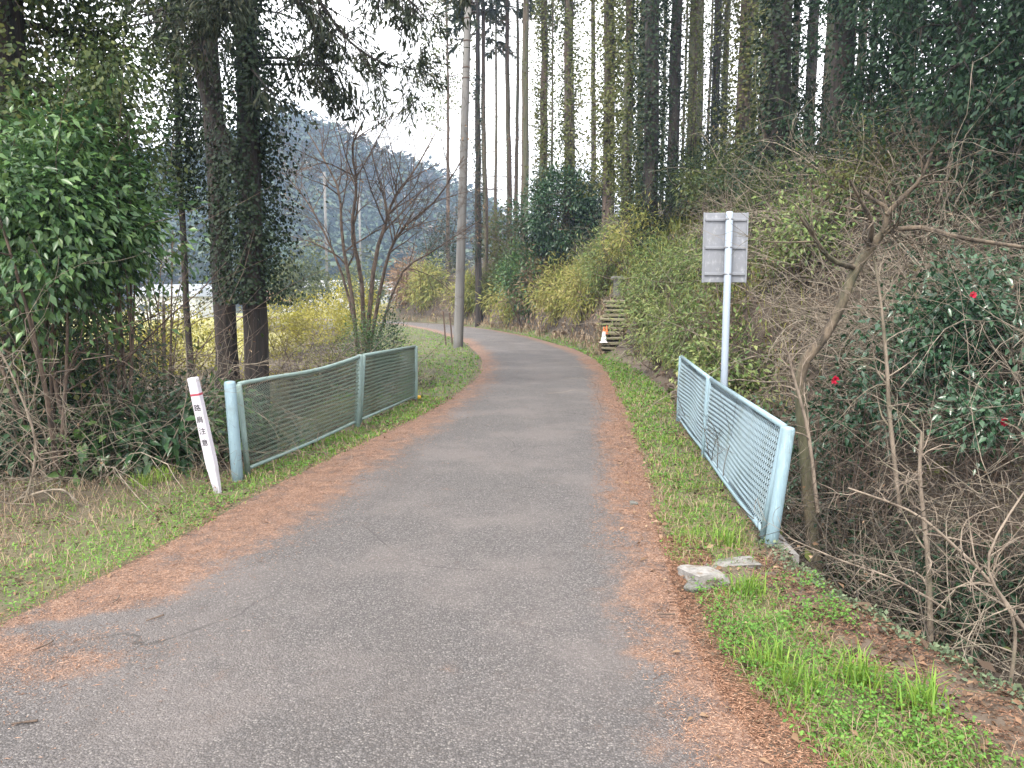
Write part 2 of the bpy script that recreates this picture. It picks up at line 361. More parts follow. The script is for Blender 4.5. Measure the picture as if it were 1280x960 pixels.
# ------------------------------------------------------------------ ground heights
GQ = np.array([-50, 0, .2, .5, 1.0, 1.6, 2.3, 3.3, 5.2, 8.5, 14, 25, 40, 300]); GZ = np.array([0, 0, -.5, -1.3, -1.7, -1.45, -.35, .6, 1.7, 3.3, 5.6, 9.2, 10.4, 14])
BQ = np.array([-50, 0, .4, 1.0, 1.7, 3, 6, 12, 25, 40, 300]); BZ = np.array([0, 0, .3, 1.45, 2.4, 3.8, 5.3, 7.3, 10.2, 11, 14])
def steps_x(y): return 2.90 + (y - 21.3) * 0.15
def ground(x, y):
    x = np.asarray(x, float); y = np.asarray(y, float)
    yy = np.clip(y, -8, 75)
    r = (x - ro_f(yy)); l = lo_f(yy) - x
    re = np.interp(y, [0, 2.9, 4.7, 9, 14], [1.7, 1.2, .74, .74, .8])
    gul = np.interp(r - re, GQ, GZ)
    ban = np.interp((r - np.interp(y, [11, 18, 21, 60], [1.1, .75, .25, .15])) * np.interp(y, [13, 18, 24, 30, 50], [.78, .82, 1, 1, .86]), BQ, BZ)
    g = 1 - sstep(9.5, 13.5, y)
    hr = gul * g + ban * (1 - g)
    hr = hr * (1 - sstep(50, 72, y) * (1 - sstep(-3, 13, x)))
    # the valley side
    near = 1 - sstep(7.3, 8.3, y); br = sstep(7.4, 8.8, y) * (1 - sstep(10.5, 13.0, y)); far = sstep(11.5, 14, y)
    zl = near * np.interp(l, [0, 2.2, 4, 8, 30], [0, .02, -.15, -.5, -1.4]) + br * np.interp(l, [0, .75, 1.5, 2.6, 4.5, 8, 30], [0, 0, -.9, -1.5, -1.3, -.9, -1.5])
    wsum = np.maximum(near + br + far, 1e-6)
    zl = (zl + far * np.interp(l, [0, .6, 2.5, 5, 10, 25], [0, -.06, -.16, -.45, -.95, -1.6])) / wsum
    h = np.where(r > 0, hr, np.where(l > 0, zl, 0))
    amp = np.clip(np.maximum(r - re, l - .5) * 0.12, 0, 0.22)
    h = h + amp * wob(x, y, 0.9) + np.clip(np.maximum(r, l) * .05, 0, .03) * wob(x, y, .17, 3)
    # a worn flight cut into the bank
    sx_ = x - steps_x(y) + .08 * wob(x, y, .5); cut = np.where(sx_ < 0, 1 - sstep(.38, .62, -sx_), 1 - sstep(.40, 1.7, sx_)) * sstep(20.7, 21.3, y) * (1 - sstep(23.6, 24.6, y))
    h = h * (1 - cut) + cut * (np.clip(.26 + (y - 21.3) * .55, 0, 1.75) - .20)
    return h
def gz(x, y): return float(ground(np.array([x]), np.array([y]))[0])
def axis(parts):
    return np.unique(np.concatenate([np.arange(a, b, s) for a, b, s in parts]))
gx = axis([(-900, -120, 60), (-120, -30, 5), (-30, -8, .6), (-8, -3.5, .16), (-3.5, 3.5, .10), (3.5, 8, .18), (8, 30, .6), (30, 120, 5), (120, 901, 60)])
gy = axis([(-60, -8, 4), (-8, 1, .4), (1, 8, .11), (8, 28, .20), (28, 60, .5), (60, 150, 4), (150, 1401, 50)])
X, Y = np.meshgrid(gx, gy); Z = ground(X, Y)
# keep the ground below the road sheet
inroad = (X > lo_f(np.clip(Y, -8, 75)) + .05) & (X < ro_f(np.clip(Y, -8, 75)) - .05) & (Y > -8) & (Y < 75)
Z = np.where(inroad, -0.03, Z)
ny, nx = X.shape; I = np.arange(nx * ny).reshape(ny, nx)
Qg = np.stack([I[:-1, :-1], I[:-1, 1:], I[1:, 1:], I[1:, :-1]], -1).reshape(-1, 4)
gm = npmesh('ground', np.stack([X, Y, Z], -1).reshape(-1, 3), [Qg])
def grassmask(x, y):
    yy = np.clip(y, -8, 75); r = x - ro_f(yy); l = lo_f(yy) - x; n = wob(x, y, .55, 1) * .5 + wob(x, y, .2, 5) * .35
    left = np.where(y < 6.3, sstep(-.06, .12, l) * (1 - .85 * sstep(.2, 1.7, l + n * .9)), np.where(y < 12, sstep(-.06, .12, l) * (1 - sstep(.45, .8, l)), sstep(-.06, .3, l) * (1 - sstep(2.8, 4.5, l))))
    a = np.interp(y, [0, 3, 4.0, 4.3, 5], [.25, .16, .10, .05, .02]); b = np.interp(y, [0, 3, 4.3, 4.8, 10, 12, 22, 60], [.9, .72, .45, .62, .62, .9, .5, .5])
    rt = sstep(a - .08, a + .1, r + n * .06) * (1 - sstep(b - .1, b + .15, r + n * .12))
    rt = rt * (1 - np.exp(-((y - 4.18) / .16) ** 2))
    m = np.where(r > -.1, rt, np.where(l > -.1, left, 0)) * (y > 0)
    return np.clip(m * (0.75 + n * .7), 0, 1)
a = gm.attributes.new('grass', 'FLOAT', 'POINT'); a.data.foreach_set('value', grassmask(X, Y).ravel().astype(np.float32))
fld = np.maximum(sstep(22, 40, Y) * (1 - sstep(-6, -3, X - lo_f(np.clip(Y, -8, 75)) + 3)) * (X < lo_f(np.clip(Y, -8, 75))), sstep(55, 70, Y))
a = gm.attributes.new('field', 'FLOAT', 'POINT'); a.data.foreach_set('value', fld.ravel().astype(np.float32))
m, t, b = newmat('soil')
n1 = noise(t, 2.2, 7, .65); n2 = noise(t, 26, 5, .7); n3 = noise(t, 120, 3, .6)
c = rampn(t, [(.34, (.018, .014, .011)), (.50, (.048, .036, .027)), (.68, (.13, .095, .068))], math_(t, 'ADD', math_(t, 'MULTIPLY', n1, .45), math_(t, 'MULTIPLY', n2, .55)))
c = mixc(t, math_(t, 'MULTIPLY', attr(t, 'grass'), .8), c, rampn(t, [(.3, (.05, .07, .025)), (.7, (.13, .13, .05))], n2))
c = mixc(t, attr(t, 'field'), c, rampn(t, [(.35, (.17, .17, .05)), (.65, (.36, .31, .10))], noise(t, .35, 6, .6)))
t.links.new(c, b.inputs['Base Color']); b.inputs['Roughness'].default_value = .95
bump(t, b, math_(t, 'ADD', n2, math_(t, 'MULTIPLY', n3, .6)), .8, .03)
tag(link('ground', gm, m), kind='structure')

# ------------------------------------------------------------------ road sheet
ry = axis([(-8, 1, .3), (1, 8, .07), (8, 30, .18), (30, 75, .5)]); NS = 76
s = np.linspace(0, 1, NS)
lo, ro = lo_f(ry) - .12, ro_f(ry) + .12
RX = lo[:, None] * (1 - s) + ro[:, None] * s; RY = np.repeat(ry[:, None], NS, 1)
crown = .018 * (1 - (2 * s - 1) ** 2)[None, :]
RZ = .006 + crown + .006 * wob(RX, RY, .8, 2) * np.minimum(1, np.minimum(s, 1 - s) * 8)[None, :] - .035 * (np.exp(-s * 60) + np.exp(-(1 - s) * 60))[None, :]
I = np.arange(RX.size).reshape(RX.shape)
rm = npmesh('road', np.stack([RX, RY, RZ], -1).reshape(-1, 3), [np.stack([I[:-1, :-1], I[:-1, 1:], I[1:, 1:], I[1:, :-1]], -1).reshape(-1, 4)])
def needlemask(x, y):
    yy = np.clip(y, -8, 75); n = wob(x, y, .9, 4) * .07 + wob(x, y, .21, 2) * .03
    la, lo_, ra, ro_ = la_f(yy), lo_f(yy), ra_f(yy), ro_f(yy)
    wl = np.maximum(la - lo_, .1); wr = np.maximum(ro_ - ra, .1)
    ml = 1 - sstep(-.30, .46, (x - la) + n * 1.2); mr = sstep(-.34, .26, (x - ra) + n * 1.2)
    blob = .74 * np.exp(-(((x + 1.95) / .36) ** 2 + ((y - 3.12) / .2) ** 2)) * (1 + 3 * n) + .5 * np.exp(-(((x + 2.5) / .5) ** 2 + ((y - 2.7) / .4) ** 2))
    dark = np.exp(-(((x + 2.15) / .45) ** 2 + ((y - 3.5 - (x + 2.2) * .3) / .1) ** 2)) * .75
    return np.clip(np.maximum(np.maximum(ml - dark, mr), blob), 0, 1)
a = rm.attributes.new('needles', 'FLOAT', 'POINT'); a.data.foreach_set('value', needlemask(RX, RY).ravel().astype(np.float32))
m, t, b = newmat('asphalt')
co = texco(t)
vo = t.nodes.new('ShaderNodeTexVoronoi'); vo.inputs['Scale'].default_value = 120; t.links.new(co, vo.inputs['Vector'])
vo2 = t.nodes.new('ShaderNodeTexVoronoi'); vo2.inputs['Scale'].default_value = 44; t.links.new(co, vo2.inputs['Vector'])
sep = t.nodes.new('ShaderNodeSeparateColor'); t.links.new(vo.outputs['Color'], sep.inputs[0])
sep2 = t.nodes.new('ShaderNodeSeparateColor'); t.links.new(vo2.outputs['Color'], sep2.inputs[0])
fine = noise(t, 210, 4, .7, co); big = noise(t, .9, 6, .6, co); mid = noise(t, 7, 5, .65, co)
agg = rampn(t, [(0, (.074, .067, .067)), (.5, (.128, .116, .116)), (.84, (.185, .169, .166)), (.95, (.235, .215, .206)), (1, (.30, .277, .262))], sep.outputs[0])
agg = mixc(t, math_(t, 'MULTIPLY', smap(t, vo.outputs['Distance'], .3, .7), .75), agg, (.06, .055, .053))
agg = mixc(t, math_(t, 'MULTIPLY', math_(t, 'MULTIPLY', smap(t, sep2.outputs[1], .90, .93), math_(t, 'SUBTRACT', 1.0, smap(t, vo2.outputs['Distance'], .22, .34))), .32), agg, (.32, .29, .265))
agg = mixc(t, math_(t, 'MULTIPLY', smap(t, big, .42, .68), .5), agg, (.190, .163, .155))
agg = mixc(t, math_(t, 'MULTIPLY', smap(t, mid, .52, .72), .3), agg, (.066, .059, .057))
cv = t.nodes.new('ShaderNodeTexVoronoi'); cv.feature = 'DISTANCE_TO_EDGE'; cv.inputs['Scale'].default_value = .62
wv = t.nodes.new('ShaderNodeVectorMath'); wv.operation = 'ADD'; nz = t.nodes.new('ShaderNodeTexNoise'); nz.inputs['Scale'].default_value = 6.5; nz.inputs['Detail'].default_value = 5
t.links.new(co, wv.inputs[0]); t.links.new(nz.outputs['Color'], wv.inputs[1]); t.links.new(wv.outputs[0], cv.inputs['Vector'])
crack = math_(t, 'MULTIPLY', math_(t, 'SUBTRACT', 1.0, smap(t, cv.outputs['Distance'], .001, .006)), smap(t, noise(t, .8, 3, .5, co), .45, .60))
agg = mixc(t, math_(t, 'MULTIPLY', crack, .6), agg, (.03, .027, .025))
trk = noise(t, 1.0, 5, .6, texco(t, 'Object', (2.2, .25, 1)))
agg = mixc(t, math_(t, 'MULTIPLY', smap(t, trk, .5, .72), .35), agg, (.09, .077, .072))
nd = attr(t, 'needles')
nmask = smap(t, math_(t, 'ADD', nd, math_(t, 'ADD', math_(t, 'MULTIPLY', math_(t, 'SUBTRACT', fine, .5), 2.2), math_(t, 'ADD', math_(t, 'MULTIPLY', math_(t, 'SUBTRACT', mid, .5), 1.5), math_(t, 'MULTIPLY', math_(t, 'SUBTRACT', noise(t, 2.2, 4, .6, co), .5), 1.3)))), .34, .98)
ncol = rampn(t, [(.36, (.060, .036, .028)), (.5, (.19, .105, .070)), (.62, (.38, .25, .18))], math_(t, 'ADD', math_(t, 'MULTIPLY', noise(t, 85, 5, .75, co), .75), math_(t, 'MULTIPLY', mid, .25)))
c = mixc(t, nmask, agg, ncol)
t.links.new(c, b.inputs['Base Color']); b.inputs['Roughness'].default_value = .82
bump(t, b, math_(t, 'ADD', math_(t, 'SUBTRACT', math_(t, 'MULTIPLY', sep.outputs[1], .5), math_(t, 'MULTIPLY', vo.outputs['Distance'], .9)), math_(t, 'ADD', math_(t, 'MULTIPLY', fine, .7), math_(t, 'MULTIPLY', mid, 1.0))), .95, .012)
tag(link('road', rm, m), kind='structure')

# ------------------------------------------------------------------ mountain and its woods
def mount(x, y):
    az = x / np.maximum(y, 50)                                        # ridge line falls towards the road side
    top = np.interp(az, [-1.6, -.9, -.6, -.42, -.29, -.235, -.17, -.10, -.04, .02, .12, .5], [34, 40, 48, 62, 82, 76, 68, 57, 40, 18, 6, 4])
    d = np.hypot(x, y)
    k = sstep(185, 385, d) * (1 - .5 * sstep(400, 700, d))
    return -2.2 + top * k + (wob(x, y, 26, 2) * 5 + wob(x, y, 11, 5) * 2) * k
mxs = np.arange(-560, 200, 9.0); mys = np.arange(150, 720, 9.0)
MX, MY = np.meshgrid(mxs, mys); MZ = mount(MX, MY)
I = np.arange(MX.size).reshape(MX.shape)
mm = npmesh('mountain', np.stack([MX, MY, MZ], -1).reshape(-1, 3), [np.stack([I[:-1, :-1], I[:-1, 1:], I[1:, 1:], I[1:, :-1]], -1).reshape(-1, 4)])
m, t, b = newmat('mountain_floor'); c = rampn(t, [(.35, (.025, .035, .02)), (.65, (.06, .06, .04))], noise(t, .05, 6, .65))
t.links.new(c, b.inputs['Base Color']); b.inputs['Roughness'].default_value = 1
tag(link('mountain', mm, m), kind='structure')
g = np.random.default_rng(21)
NT = 6000
dd = g.uniform(205, 430, NT); aa = g.uniform(-.95, .12, NT); tx = dd * np.sin(aa); ty = dd * np.cos(aa); tz = mount(tx, ty)
hh = g.uniform(7, 14, NT) * (1 + .3 * wob(tx, ty, 40)); kind = (wob(tx, ty, 30, 7) + g.normal(0, .35, NT)) > .35
K = 28
tt = g.uniform(0.08, 1, (NT, K)); an = g.uniform(0, 2 * math.pi, (NT, K))
prof = np.where(kind[:, None], np.sqrt(np.clip(1 - (2 * tt - 1.0) ** 2, 0, 1)) * .42, (1.06 - tt) * .26)
rad = prof * hh[:, None] * np.sqrt(g.uniform(.35, 1, (NT, K)))
C = np.stack([tx[:, None] + rad * np.cos(an), ty[:, None] + rad * np.sin(an), tz[:, None] + tt * hh[:, None] - .5], -1).reshape(-1, 3)
Dv = np.stack([np.cos(an), np.sin(an), np.where(kind[:, None], .5, -.5) + 0 * an], -1).reshape(-1, 3) + g.normal(0, .3, (NT * K, 3))
Nn = norm(Dv * .6 + np.array([0, 0, 1.0]) + g.normal(0, .3, Dv.shape))
V, _, T = leaves(C, Dv, Nn, np.repeat(hh, K) * .185, np.repeat(hh, K) * .14, False)
me = npmesh('mountain_forest', V, [T], False)
a = me.attributes.new('tone', 'FLOAT', 'POINT'); tone = np.clip(g.uniform(0, .55, NT) + kind * .45, 0, 1); a.data.foreach_set('value', np.repeat(tone, K * 4).astype(np.float32))
m, t, b = newmat('far_tree'); c = rampn(t, [(0, (.024, .046, .024)), (.4, (.040, .070, .032)), (.65, (.065, .085, .045)), (.85, (.11, .095, .07)), (1, (.15, .125, .10))], attr(t, 'tone'))
t.links.new(c, b.inputs['Base Color']); b.inputs['Roughness'].default_value = .9
tag(link('mountain_forest', me, m), 'hazy mixed woods covering the mountain across the valley', 'forest', kind='stuff')

# ------------------------------------------------------------------ plants: makers
def tube_part(name, mat, parent, levels, k0=7):
    G = Geo()
    for i, (p, r) in enumerate(levels): G.add(*tubes(p, r, k0 if i == 0 else (5 if i == 1 else 3)))
    o = G.obj(name, mat, parent); o['kind'] = 'stuff'; return o
def clump_leaves(centres, spread, per, L, W, g, droop=.2, up=.5, five=True, mid=None):
    n = len(centres) * per
    c = np.repeat(centres, per, 0); off = g.normal(0, 1, (n, 3)) * spread
    C = c + off
    mid = np.mean(centres, 0) if mid is None else mid
    D = norm(norm(off) * .8 + norm(c - mid) * .5 + g.normal(0, .45, (n, 3)) + np.array([0, 0, -droop]))
    Nn = norm(g.normal(0, .45, (n, 3)) + np.array([0, 0, up + .4]) + norm(c - mid) * .4)
    s_ = g.uniform(.6, 1.25, n)
    return leaves(C, D, Nn, L * s_, W * s_, five)
def leafy(root, g, rx, ry, rz, nclump, per, L, W, mat, stemmat, spread=.16, droop=.2, stems=5, base=(0, 0, 0), five=True, fname='foliage', lift=None, shell=.45, up=.5, rag=0.0):
    """a leafy bush: stems from the base to leaf clumps spread through an uneven ellipsoid"""
    lift = rz if lift is None else lift
    d = norm(g.normal(size=(nclump, 3))); rr = g.uniform(shell, 1, nclump)[:, None] ** .7
    lump = (1 + .22 * np.sin(d[:, :1] * 4 + 1) + .18 * np.sin(d[:, 1:2] * 6) + .14 * np.sin(d[:, 2:3] * 5 + 2))
    cen = d * rr * lump * np.array([rx, ry, rz]) + np.array(base) + np.array([0, 0, lift])
    if rag: cen = cen + norm(d) * (g.normal(0, rag, (nclump, 1)) * np.array([rx, ry, rz]))
    cen[:, 2] = np.maximum(cen[:, 2], .06)
    # stems
    tgt = cen[g.choice(nclump, min(nclump, stems), replace=False)]
    S = np.array(base) + g.normal(0, .06, (len(tgt), 3)) * np.array([rx, ry, 0]); S[:, 2] = base[2] - .25
    n = 8; tpar = np.linspace(0, 1, n)[None, :, None]
    pth = S[:, None] * (1 - tpar) + tgt[:, None] * tpar + np.sin(tpar * math.pi) * g.normal(0, .12, (len(tgt), 1, 3)) * rx
    rad = (.014 + .012 * rz) * np.linspace(1, .25, n)[None, :] * g.uniform(.6, 1.2, (len(tgt), 1))
    s2 = sprout(*offshoots(pth, rad, 5, .35, 1, g=g), n=5, wander=.2, grav=.05, g=g)
    tube_part('stem', stemmat, root, [(pth, rad), s2], 6)
    G = Geo().add(*clump_leaves(cen, spread, per, L, W, g, droop, up, five, np.array(base) + np.array([0, 0, lift])))
    return G.obj(fname, mat, root)
def bare_bush(root, g, h, spread, nst, mat, twigs=(5, 5), r0=.012, arch=.05, buds=None, up=1.0, wander=.22):
    a = g.uniform(0, 2 * math.pi, nst); q = np.sqrt(g.uniform(0, 1, nst)) * spread * .35
    S = np.stack([q * np.cos(a), q * np.sin(a), np.full(nst, -.25)], 1)
    D = np.stack([np.cos(a) * g.uniform(.1, .8, nst), np.sin(a) * g.uniform(.1, .8, nst), np.full(nst, up)], 1)
    l0 = sprout(S, D, h * g.uniform(.6, 1.25, nst), r0 * g.uniform(.5, 1.2, nst), 10, wander, -arch, .25, g)
    l1 = sprout(*offshoots(*l0, twigs[0], .2, 1, (25, 75), (.25, .6), .6, g), n=7, wander=wander + .05, grav=-arch * .6, taper=.3, g=g)
    l2 = sprout(*offshoots(*l1, twigs[1], .2, 1, (25, 80), (.25, .6), .65, g), n=5, wander=wander + .08, grav=0, taper=.4, g=g)
    for l in (l1, l2): np.maximum(l[1], .0019, out=l[1])
    tube_part('stem', mat, root, [l0, l1, l2], 5)
    if buds:
        bm, nb, L, W = buds
        tips = l2[0][:, -1]; pick = tips[g.integers(0, len(tips), nb)]
        Dd = norm(g.normal(0, 1, (nb, 3)) + np.array([0, 0, -.5])); Nn = norm(g.normal(0, 1, (nb, 3)))
        Geo().add(*leaves(pick, Dd, Nn, L * g.uniform(.6, 1.2, nb), W * g.uniform(.6, 1.2, nb), False)).obj('foliage', bm, root)
    return root
def ivy_part(root, g, r_of_z, z0, z1, n, L, mat, spread=.12, lobes=3, name='ivy', lean=None):
    z = g.uniform(z0, z1, n); a = g.uniform(0, 2 * math.pi, n)
    fat = 1 + .6 * np.maximum(0, np.sin(z * 1.1 + a * 1.0)) + .5 * np.maximum(0, np.sin(z * 2.7 + a * lobes + 1))
    r = r_of_z(z) + np.abs(g.normal(0, spread, n)) * fat
    C = np.stack([r * np.cos(a), r * np.sin(a), z], 1)
    if lean is not None: C[:, :2] += np.stack(lean(z), 1)
    rad = np.stack([np.cos(a), np.sin(a), np.zeros(n)], 1)
    D = norm(rad * .5 + np.array([0, 0, -.8]) + g.normal(0, .5, (n, 3))); Nn = norm(rad + np.array([0, 0, .5]) + g.normal(0, .4, (n, 3)))
    s_ = g.uniform(.45, 1.35, n)
    keep = (np.sin(z * 1.3 + a) + np.sin(z * .57 - 2 * a + 1) + np.sin(z * 2.9 + 3 * a)) / 3 > g.uniform(-1.0, .35, n)
    C, D, Nn, s_ = C[keep], D[keep], Nn[keep], s_[keep]
    return Geo().add(*leaves(C, D, Nn, L * s_, L * .85 * s_, False)).obj(name, mat, root)
def sprays(root, g, branches, rad, per, L, W, mat, name='crown'):
    """drooping conifer sprays along branches"""
    Pn, n, _ = branches.shape; par = np.repeat(np.arange(Pn), per); tpos = g.uniform(.25, 1, len(par)) * (n - 1)
    i = np.minimum(tpos.astype(int), n - 2); f = (tpos - i)[:, None]
    C = branches[par, i] * (1 - f) + branches[par, i + 1] * f + g.normal(0, .05, (len(par), 3)); T = norm(branches[par, i + 1] - branches[par, i])
    D = norm(T * .8 + g.normal(0, .5, C.shape) + np.array([0, 0, -.35])); Nn = norm(g.normal(0, .6, C.shape) + np.array([0, 0, 1]))
    s_ = g.uniform(.5, 1.3, len(C))
    return Geo().add(*leaves(C, D, Nn, L * s_, W * s_, False)).obj(name, mat, root)

# ------------------------------------------------------------------ forest cedars
def trunk_mesh(name, g, h, r0, r1, sides=12, wobble=.06, lean=(0, 0)):
    n = 22; z = np.linspace(-.6, h, n)
    p = np.stack([np.cumsum(g.normal(0, wobble / 4, n)) + lean[0] * z, np.cumsum(g.normal(0, wobble / 4, n)) + lean[1] * z, z], 1)
    rr = np.interp(z, [-.6, 0, 1.0, h], [r0 * 1.5, r0 * 1.28, r0, r1])
    V, Q, T = tubes(p[None], rr[None], sides)
    ang = np.tile(np.arange(sides), n); V[:, :2] += ((g.normal(0, .04 * r0, (len(V), 2))))
    return npmesh(name, V, [Q])
def make_cedar(v, ivy_n, ivy_mat, ivy_z, bark, h=24.0, r0=.19, spread=.13, dead=10):
    g = np.random.default_rng(100 + v)
    root = thing('cedar_tree', None, 'tree')
    link('trunk', trunk_mesh('trunk', g, h, r0, r0 * .45), M[bark], root)
    if dead:
        z = g.uniform(5, h * .7, dead); a = g.uniform(0, 6.28, dead)
        S = np.stack([0 * z, 0 * z, z], 1); D = np.stack([np.cos(a), np.sin(a), g.uniform(-.3, .4, dead)], 1)
        l0 = sprout(S, D, g.uniform(.7, 1.9, dead), .018, 6, .1, 0, .3, g); l1 = sprout(*offshoots(*l0, 4, .4, 1, (30, 60), g=g), n=4, wander=.15, g=g)
        tube_part('dead_branch', M['brown_bark'], root, [l0, l1], 4)
    if ivy_n: ivy_part(root, g, lambda z: r0 * np.interp(z, [0, h], [1.0, .5]), ivy_z[0], ivy_z[1], int(ivy_n * 3.6), .094, M[ivy_mat], spread * 1.35)
    nb = 46; z = np.sort(g.uniform(h * .72, h * 1.0, nb)); a = g.uniform(0, 6.28, nb)
    D = np.stack([np.cos(a), np.sin(a), np.full(nb, .1)], 1); S = np.stack([0 * z, 0 * z, z], 1)
    L = np.interp(z, [h * .72, h], [2.3, .5]) * g.uniform(.7, 1.1, nb)
    l0 = sprout(S, D, L, .03, 6, .1, -.05, .2, g)
    tube_part('limb', M['brown_bark'], root, [l0], 4)
    sprays(root, g, *l0, 26, .5, .16, M['cedar_spray'])
    return root
CED = {
 'ivy': make_cedar(1, 4200, 'ivy', (0.2, 19), 'cedar_bark', spread=.17),
 'ivy2': make_cedar(2, 3300, 'ivy', (1.5, 18), 'cedar_bark', spread=.13, r0=.17),
 'bare': make_cedar(3, 0, 'ivy', (0, 1), 'cedar_bark', r0=.15, dead=26),
 'dark': make_cedar(4, 3600, 'ivy_dark', (.2, 14), 'dark_bark', r0=.22, spread=.16),
 'thick': make_cedar(5, 6500, 'ivy', (2.5, 19), 'cedar_bark', r0=.2, spread=.26),
 'plain': make_cedar(6, 900, 'ivy_dark', (4, 15), 'dark_bark', r0=.18, spread=.07, dead=18),
}
used = set()
def cedar(kind, px, y, s, label, rz=None, lean=0.0, wide=1.0, group='cedars of the hillside plantation'):
    x = PX(px, y, 200)
    o = CED[kind] if kind not in used else copy_tree(CED[kind]); used.add(kind)
    o.location = (x, y, gz(x, y) - .05); o.rotation_euler = (0, lean, random.uniform(0, 6.28) if rz is None else rz); wide *= .95 if 'far trunks' in group else 1.22; o.scale = (s * wide, s * wide, s)
    tag(o, label, 'tree', group)
    return o
cedar('plain', 598, 44, .95, 'slim bare cedar just past the utility pole, nearer the pole of a close pair')
cedar('bare', 607, 46, .95, 'slim bare cedar just past the utility pole, farther from the pole of a close pair')
cedar('bare', 619, 52, .8, 'thinnest grey cedar trunk against the sky beyond the utility pole', wide=.8)
cedar('bare', 637, 47, 1.0, 'slender bare cedar trunk before the thicker smooth trunk at the skyline')
cedar('bare', 645, 50, .9, 'thin cedar trunk crowding close behind a smooth thicker trunk at skyline', wide=.9)
cedar('bare', 656, 42, 1.1, 'smooth brownish cedar trunk free of ivy standing above the dark evergreen bush', wide=1.15)
cedar('ivy2', 678, 38, 1.0, 'straight cedar with thin ivy coat rising behind the dark evergreen bush', wide=1.1)
cedar('ivy', 711, 36, 1.05, 'cedar shaggy with ivy over the crown of the dark evergreen bush', wide=1.15)
cedar('bare', 742, 44, 1.0, 'lone thin reddish cedar trunk with clear sky on both sides', wide=.9)
cedar('thick', 763, 30, 1.05, 'bulkiest cedar wrapped in yellowish ivy above the hillside steps')
cedar('ivy2', 783, 28, 1.0, 'cedar with bare lower trunk partly behind the bulkiest yellowish ivy column', wide=.95)
cedar('ivy', 800, 36, .95, 'narrow ivy covered cedar squeezed between two thicker trunks above the steps', wide=.75)
cedar('dark', 814, 25, 1.0, 'dark cedar with ivy right down to its foot behind the bamboo grass', wide=.95)
cedar('plain', 840, 28, 1.0, 'dark clean cedar trunk without ivy uphill of the bamboo grass')
cedar('ivy', 864, 32, 1.0, 'cedar with olive ivy beside the dark clean trunk uphill of the bamboo', wide=.9)
cedar('bare', 873, 40, 1.0, 'thin bare cedar hugging the olive ivy trunk uphill')
cedar('plain', 892, 36, .95, 'one of two slim trunks directly above the sign plate, the reddish one')
cedar('ivy2', 902, 38, .9, 'one of two slim trunks directly above the sign plate, the leafy one', wide=.9)
cedar('ivy', 927, 27, 1.05, 'broad brown cedar with ivy above the edge of the sign plate', wide=1.15)
cedar('ivy2', 955, 24, 1.0, 'cedar with fresh green ivy close beside a nearly black trunk', wide=.8)
cedar('dark', 971, 20, 1.0, 'nearly black ivy hung cedar standing lowest on the slope behind the sign', wide=1.05)
cedar('bare', 990, 34, .95, 'thin far cedar seen just past the nearly black trunk')
cedar('plain', 1008, 30, .95, 'dim cedar between the nearly black trunk and the rough reddish trunk')
cedar('bare', 1030, 33, .95, 'slim cedar next to the rough reddish trunk over the bent tree', wide=1.1)
cedar('plain', 1048, 18, 1.0, 'rough reddish brown cedar rising behind the bent bare tree', wide=1.15)
cedar('bare', 1071, 31, 1.0, 'pale narrow cedar beyond the rough reddish trunk')
cedar('bare', 1085, 36, 1.0, 'far pale cedar at the edge of the dark evergreen crown', wide=.9)
for px, y, k, lb in [(690, 58, 'bare', 'hair thin far trunk between two ivy cedars over the dark evergreen bush'), (828, 50, 'ivy2', 'far trunk glimpsed between the dark clean cedar and the ivy one at its foot'), (853, 54, 'bare', 'far grey trunk in the gap next to the dark clean cedar'), (884, 52, 'bare', 'far grey trunk in the bright gap above the sign plate'), (941, 44, 'ivy2', 'far leafy trunk in the gap beside the broad brown cedar'), (1060, 44, 'bare', 'far pale trunk touching the rough reddish cedar')]:
    cedar(k, px, y, .95, lb, wide=.8, group='far trunks at the skyline of the plantation')
for px, y, lb in [(1130, 26, 'cedar trunk rising out of the dark evergreen nearest the reddish cedar'), (1250, 30, 'cedar trunk mostly hidden behind the huge dark crown')]:
    cedar('plain', px, y, 1.0, lb, group='trunks behind the dark evergreen')
# leafy crown hanging behind the pole top
g = np.random.default_rng(31)
tr = thing('broadleaf_tree', 'tall thin tree with sparse olive leaves rising behind the utility pole', 'tree', (PX(560, 62), 62, gz(PX(560, 62), 62)), scale=1.7)
link('trunk', trunk_mesh('trunk', g, 15, .10, .035), M['brown_bark'], tr)
z = g.uniform(7, 15, 34); a = g.uniform(0, 6.28, 34)
l0 = sprout(np.stack([0 * z, 0 * z, z], 1), np.stack([np.cos(a), np.sin(a), 0 * z + .3], 1), g.uniform(.8, 2.2, 34), .025, 6, .2, .0, .3, g)
l1 = sprout(*offshoots(*l0, 4, .3, 1, g=g), n=5, wander=.2, g=g)
tube_part('limb', M['brown_bark'], tr, [l0, l1], 4)
Geo().add(*clump_leaves(l1[0][:, -1], .22, 16, .16, .09, g, .3, .4, False)).obj('crown', M['ivy'], tr)

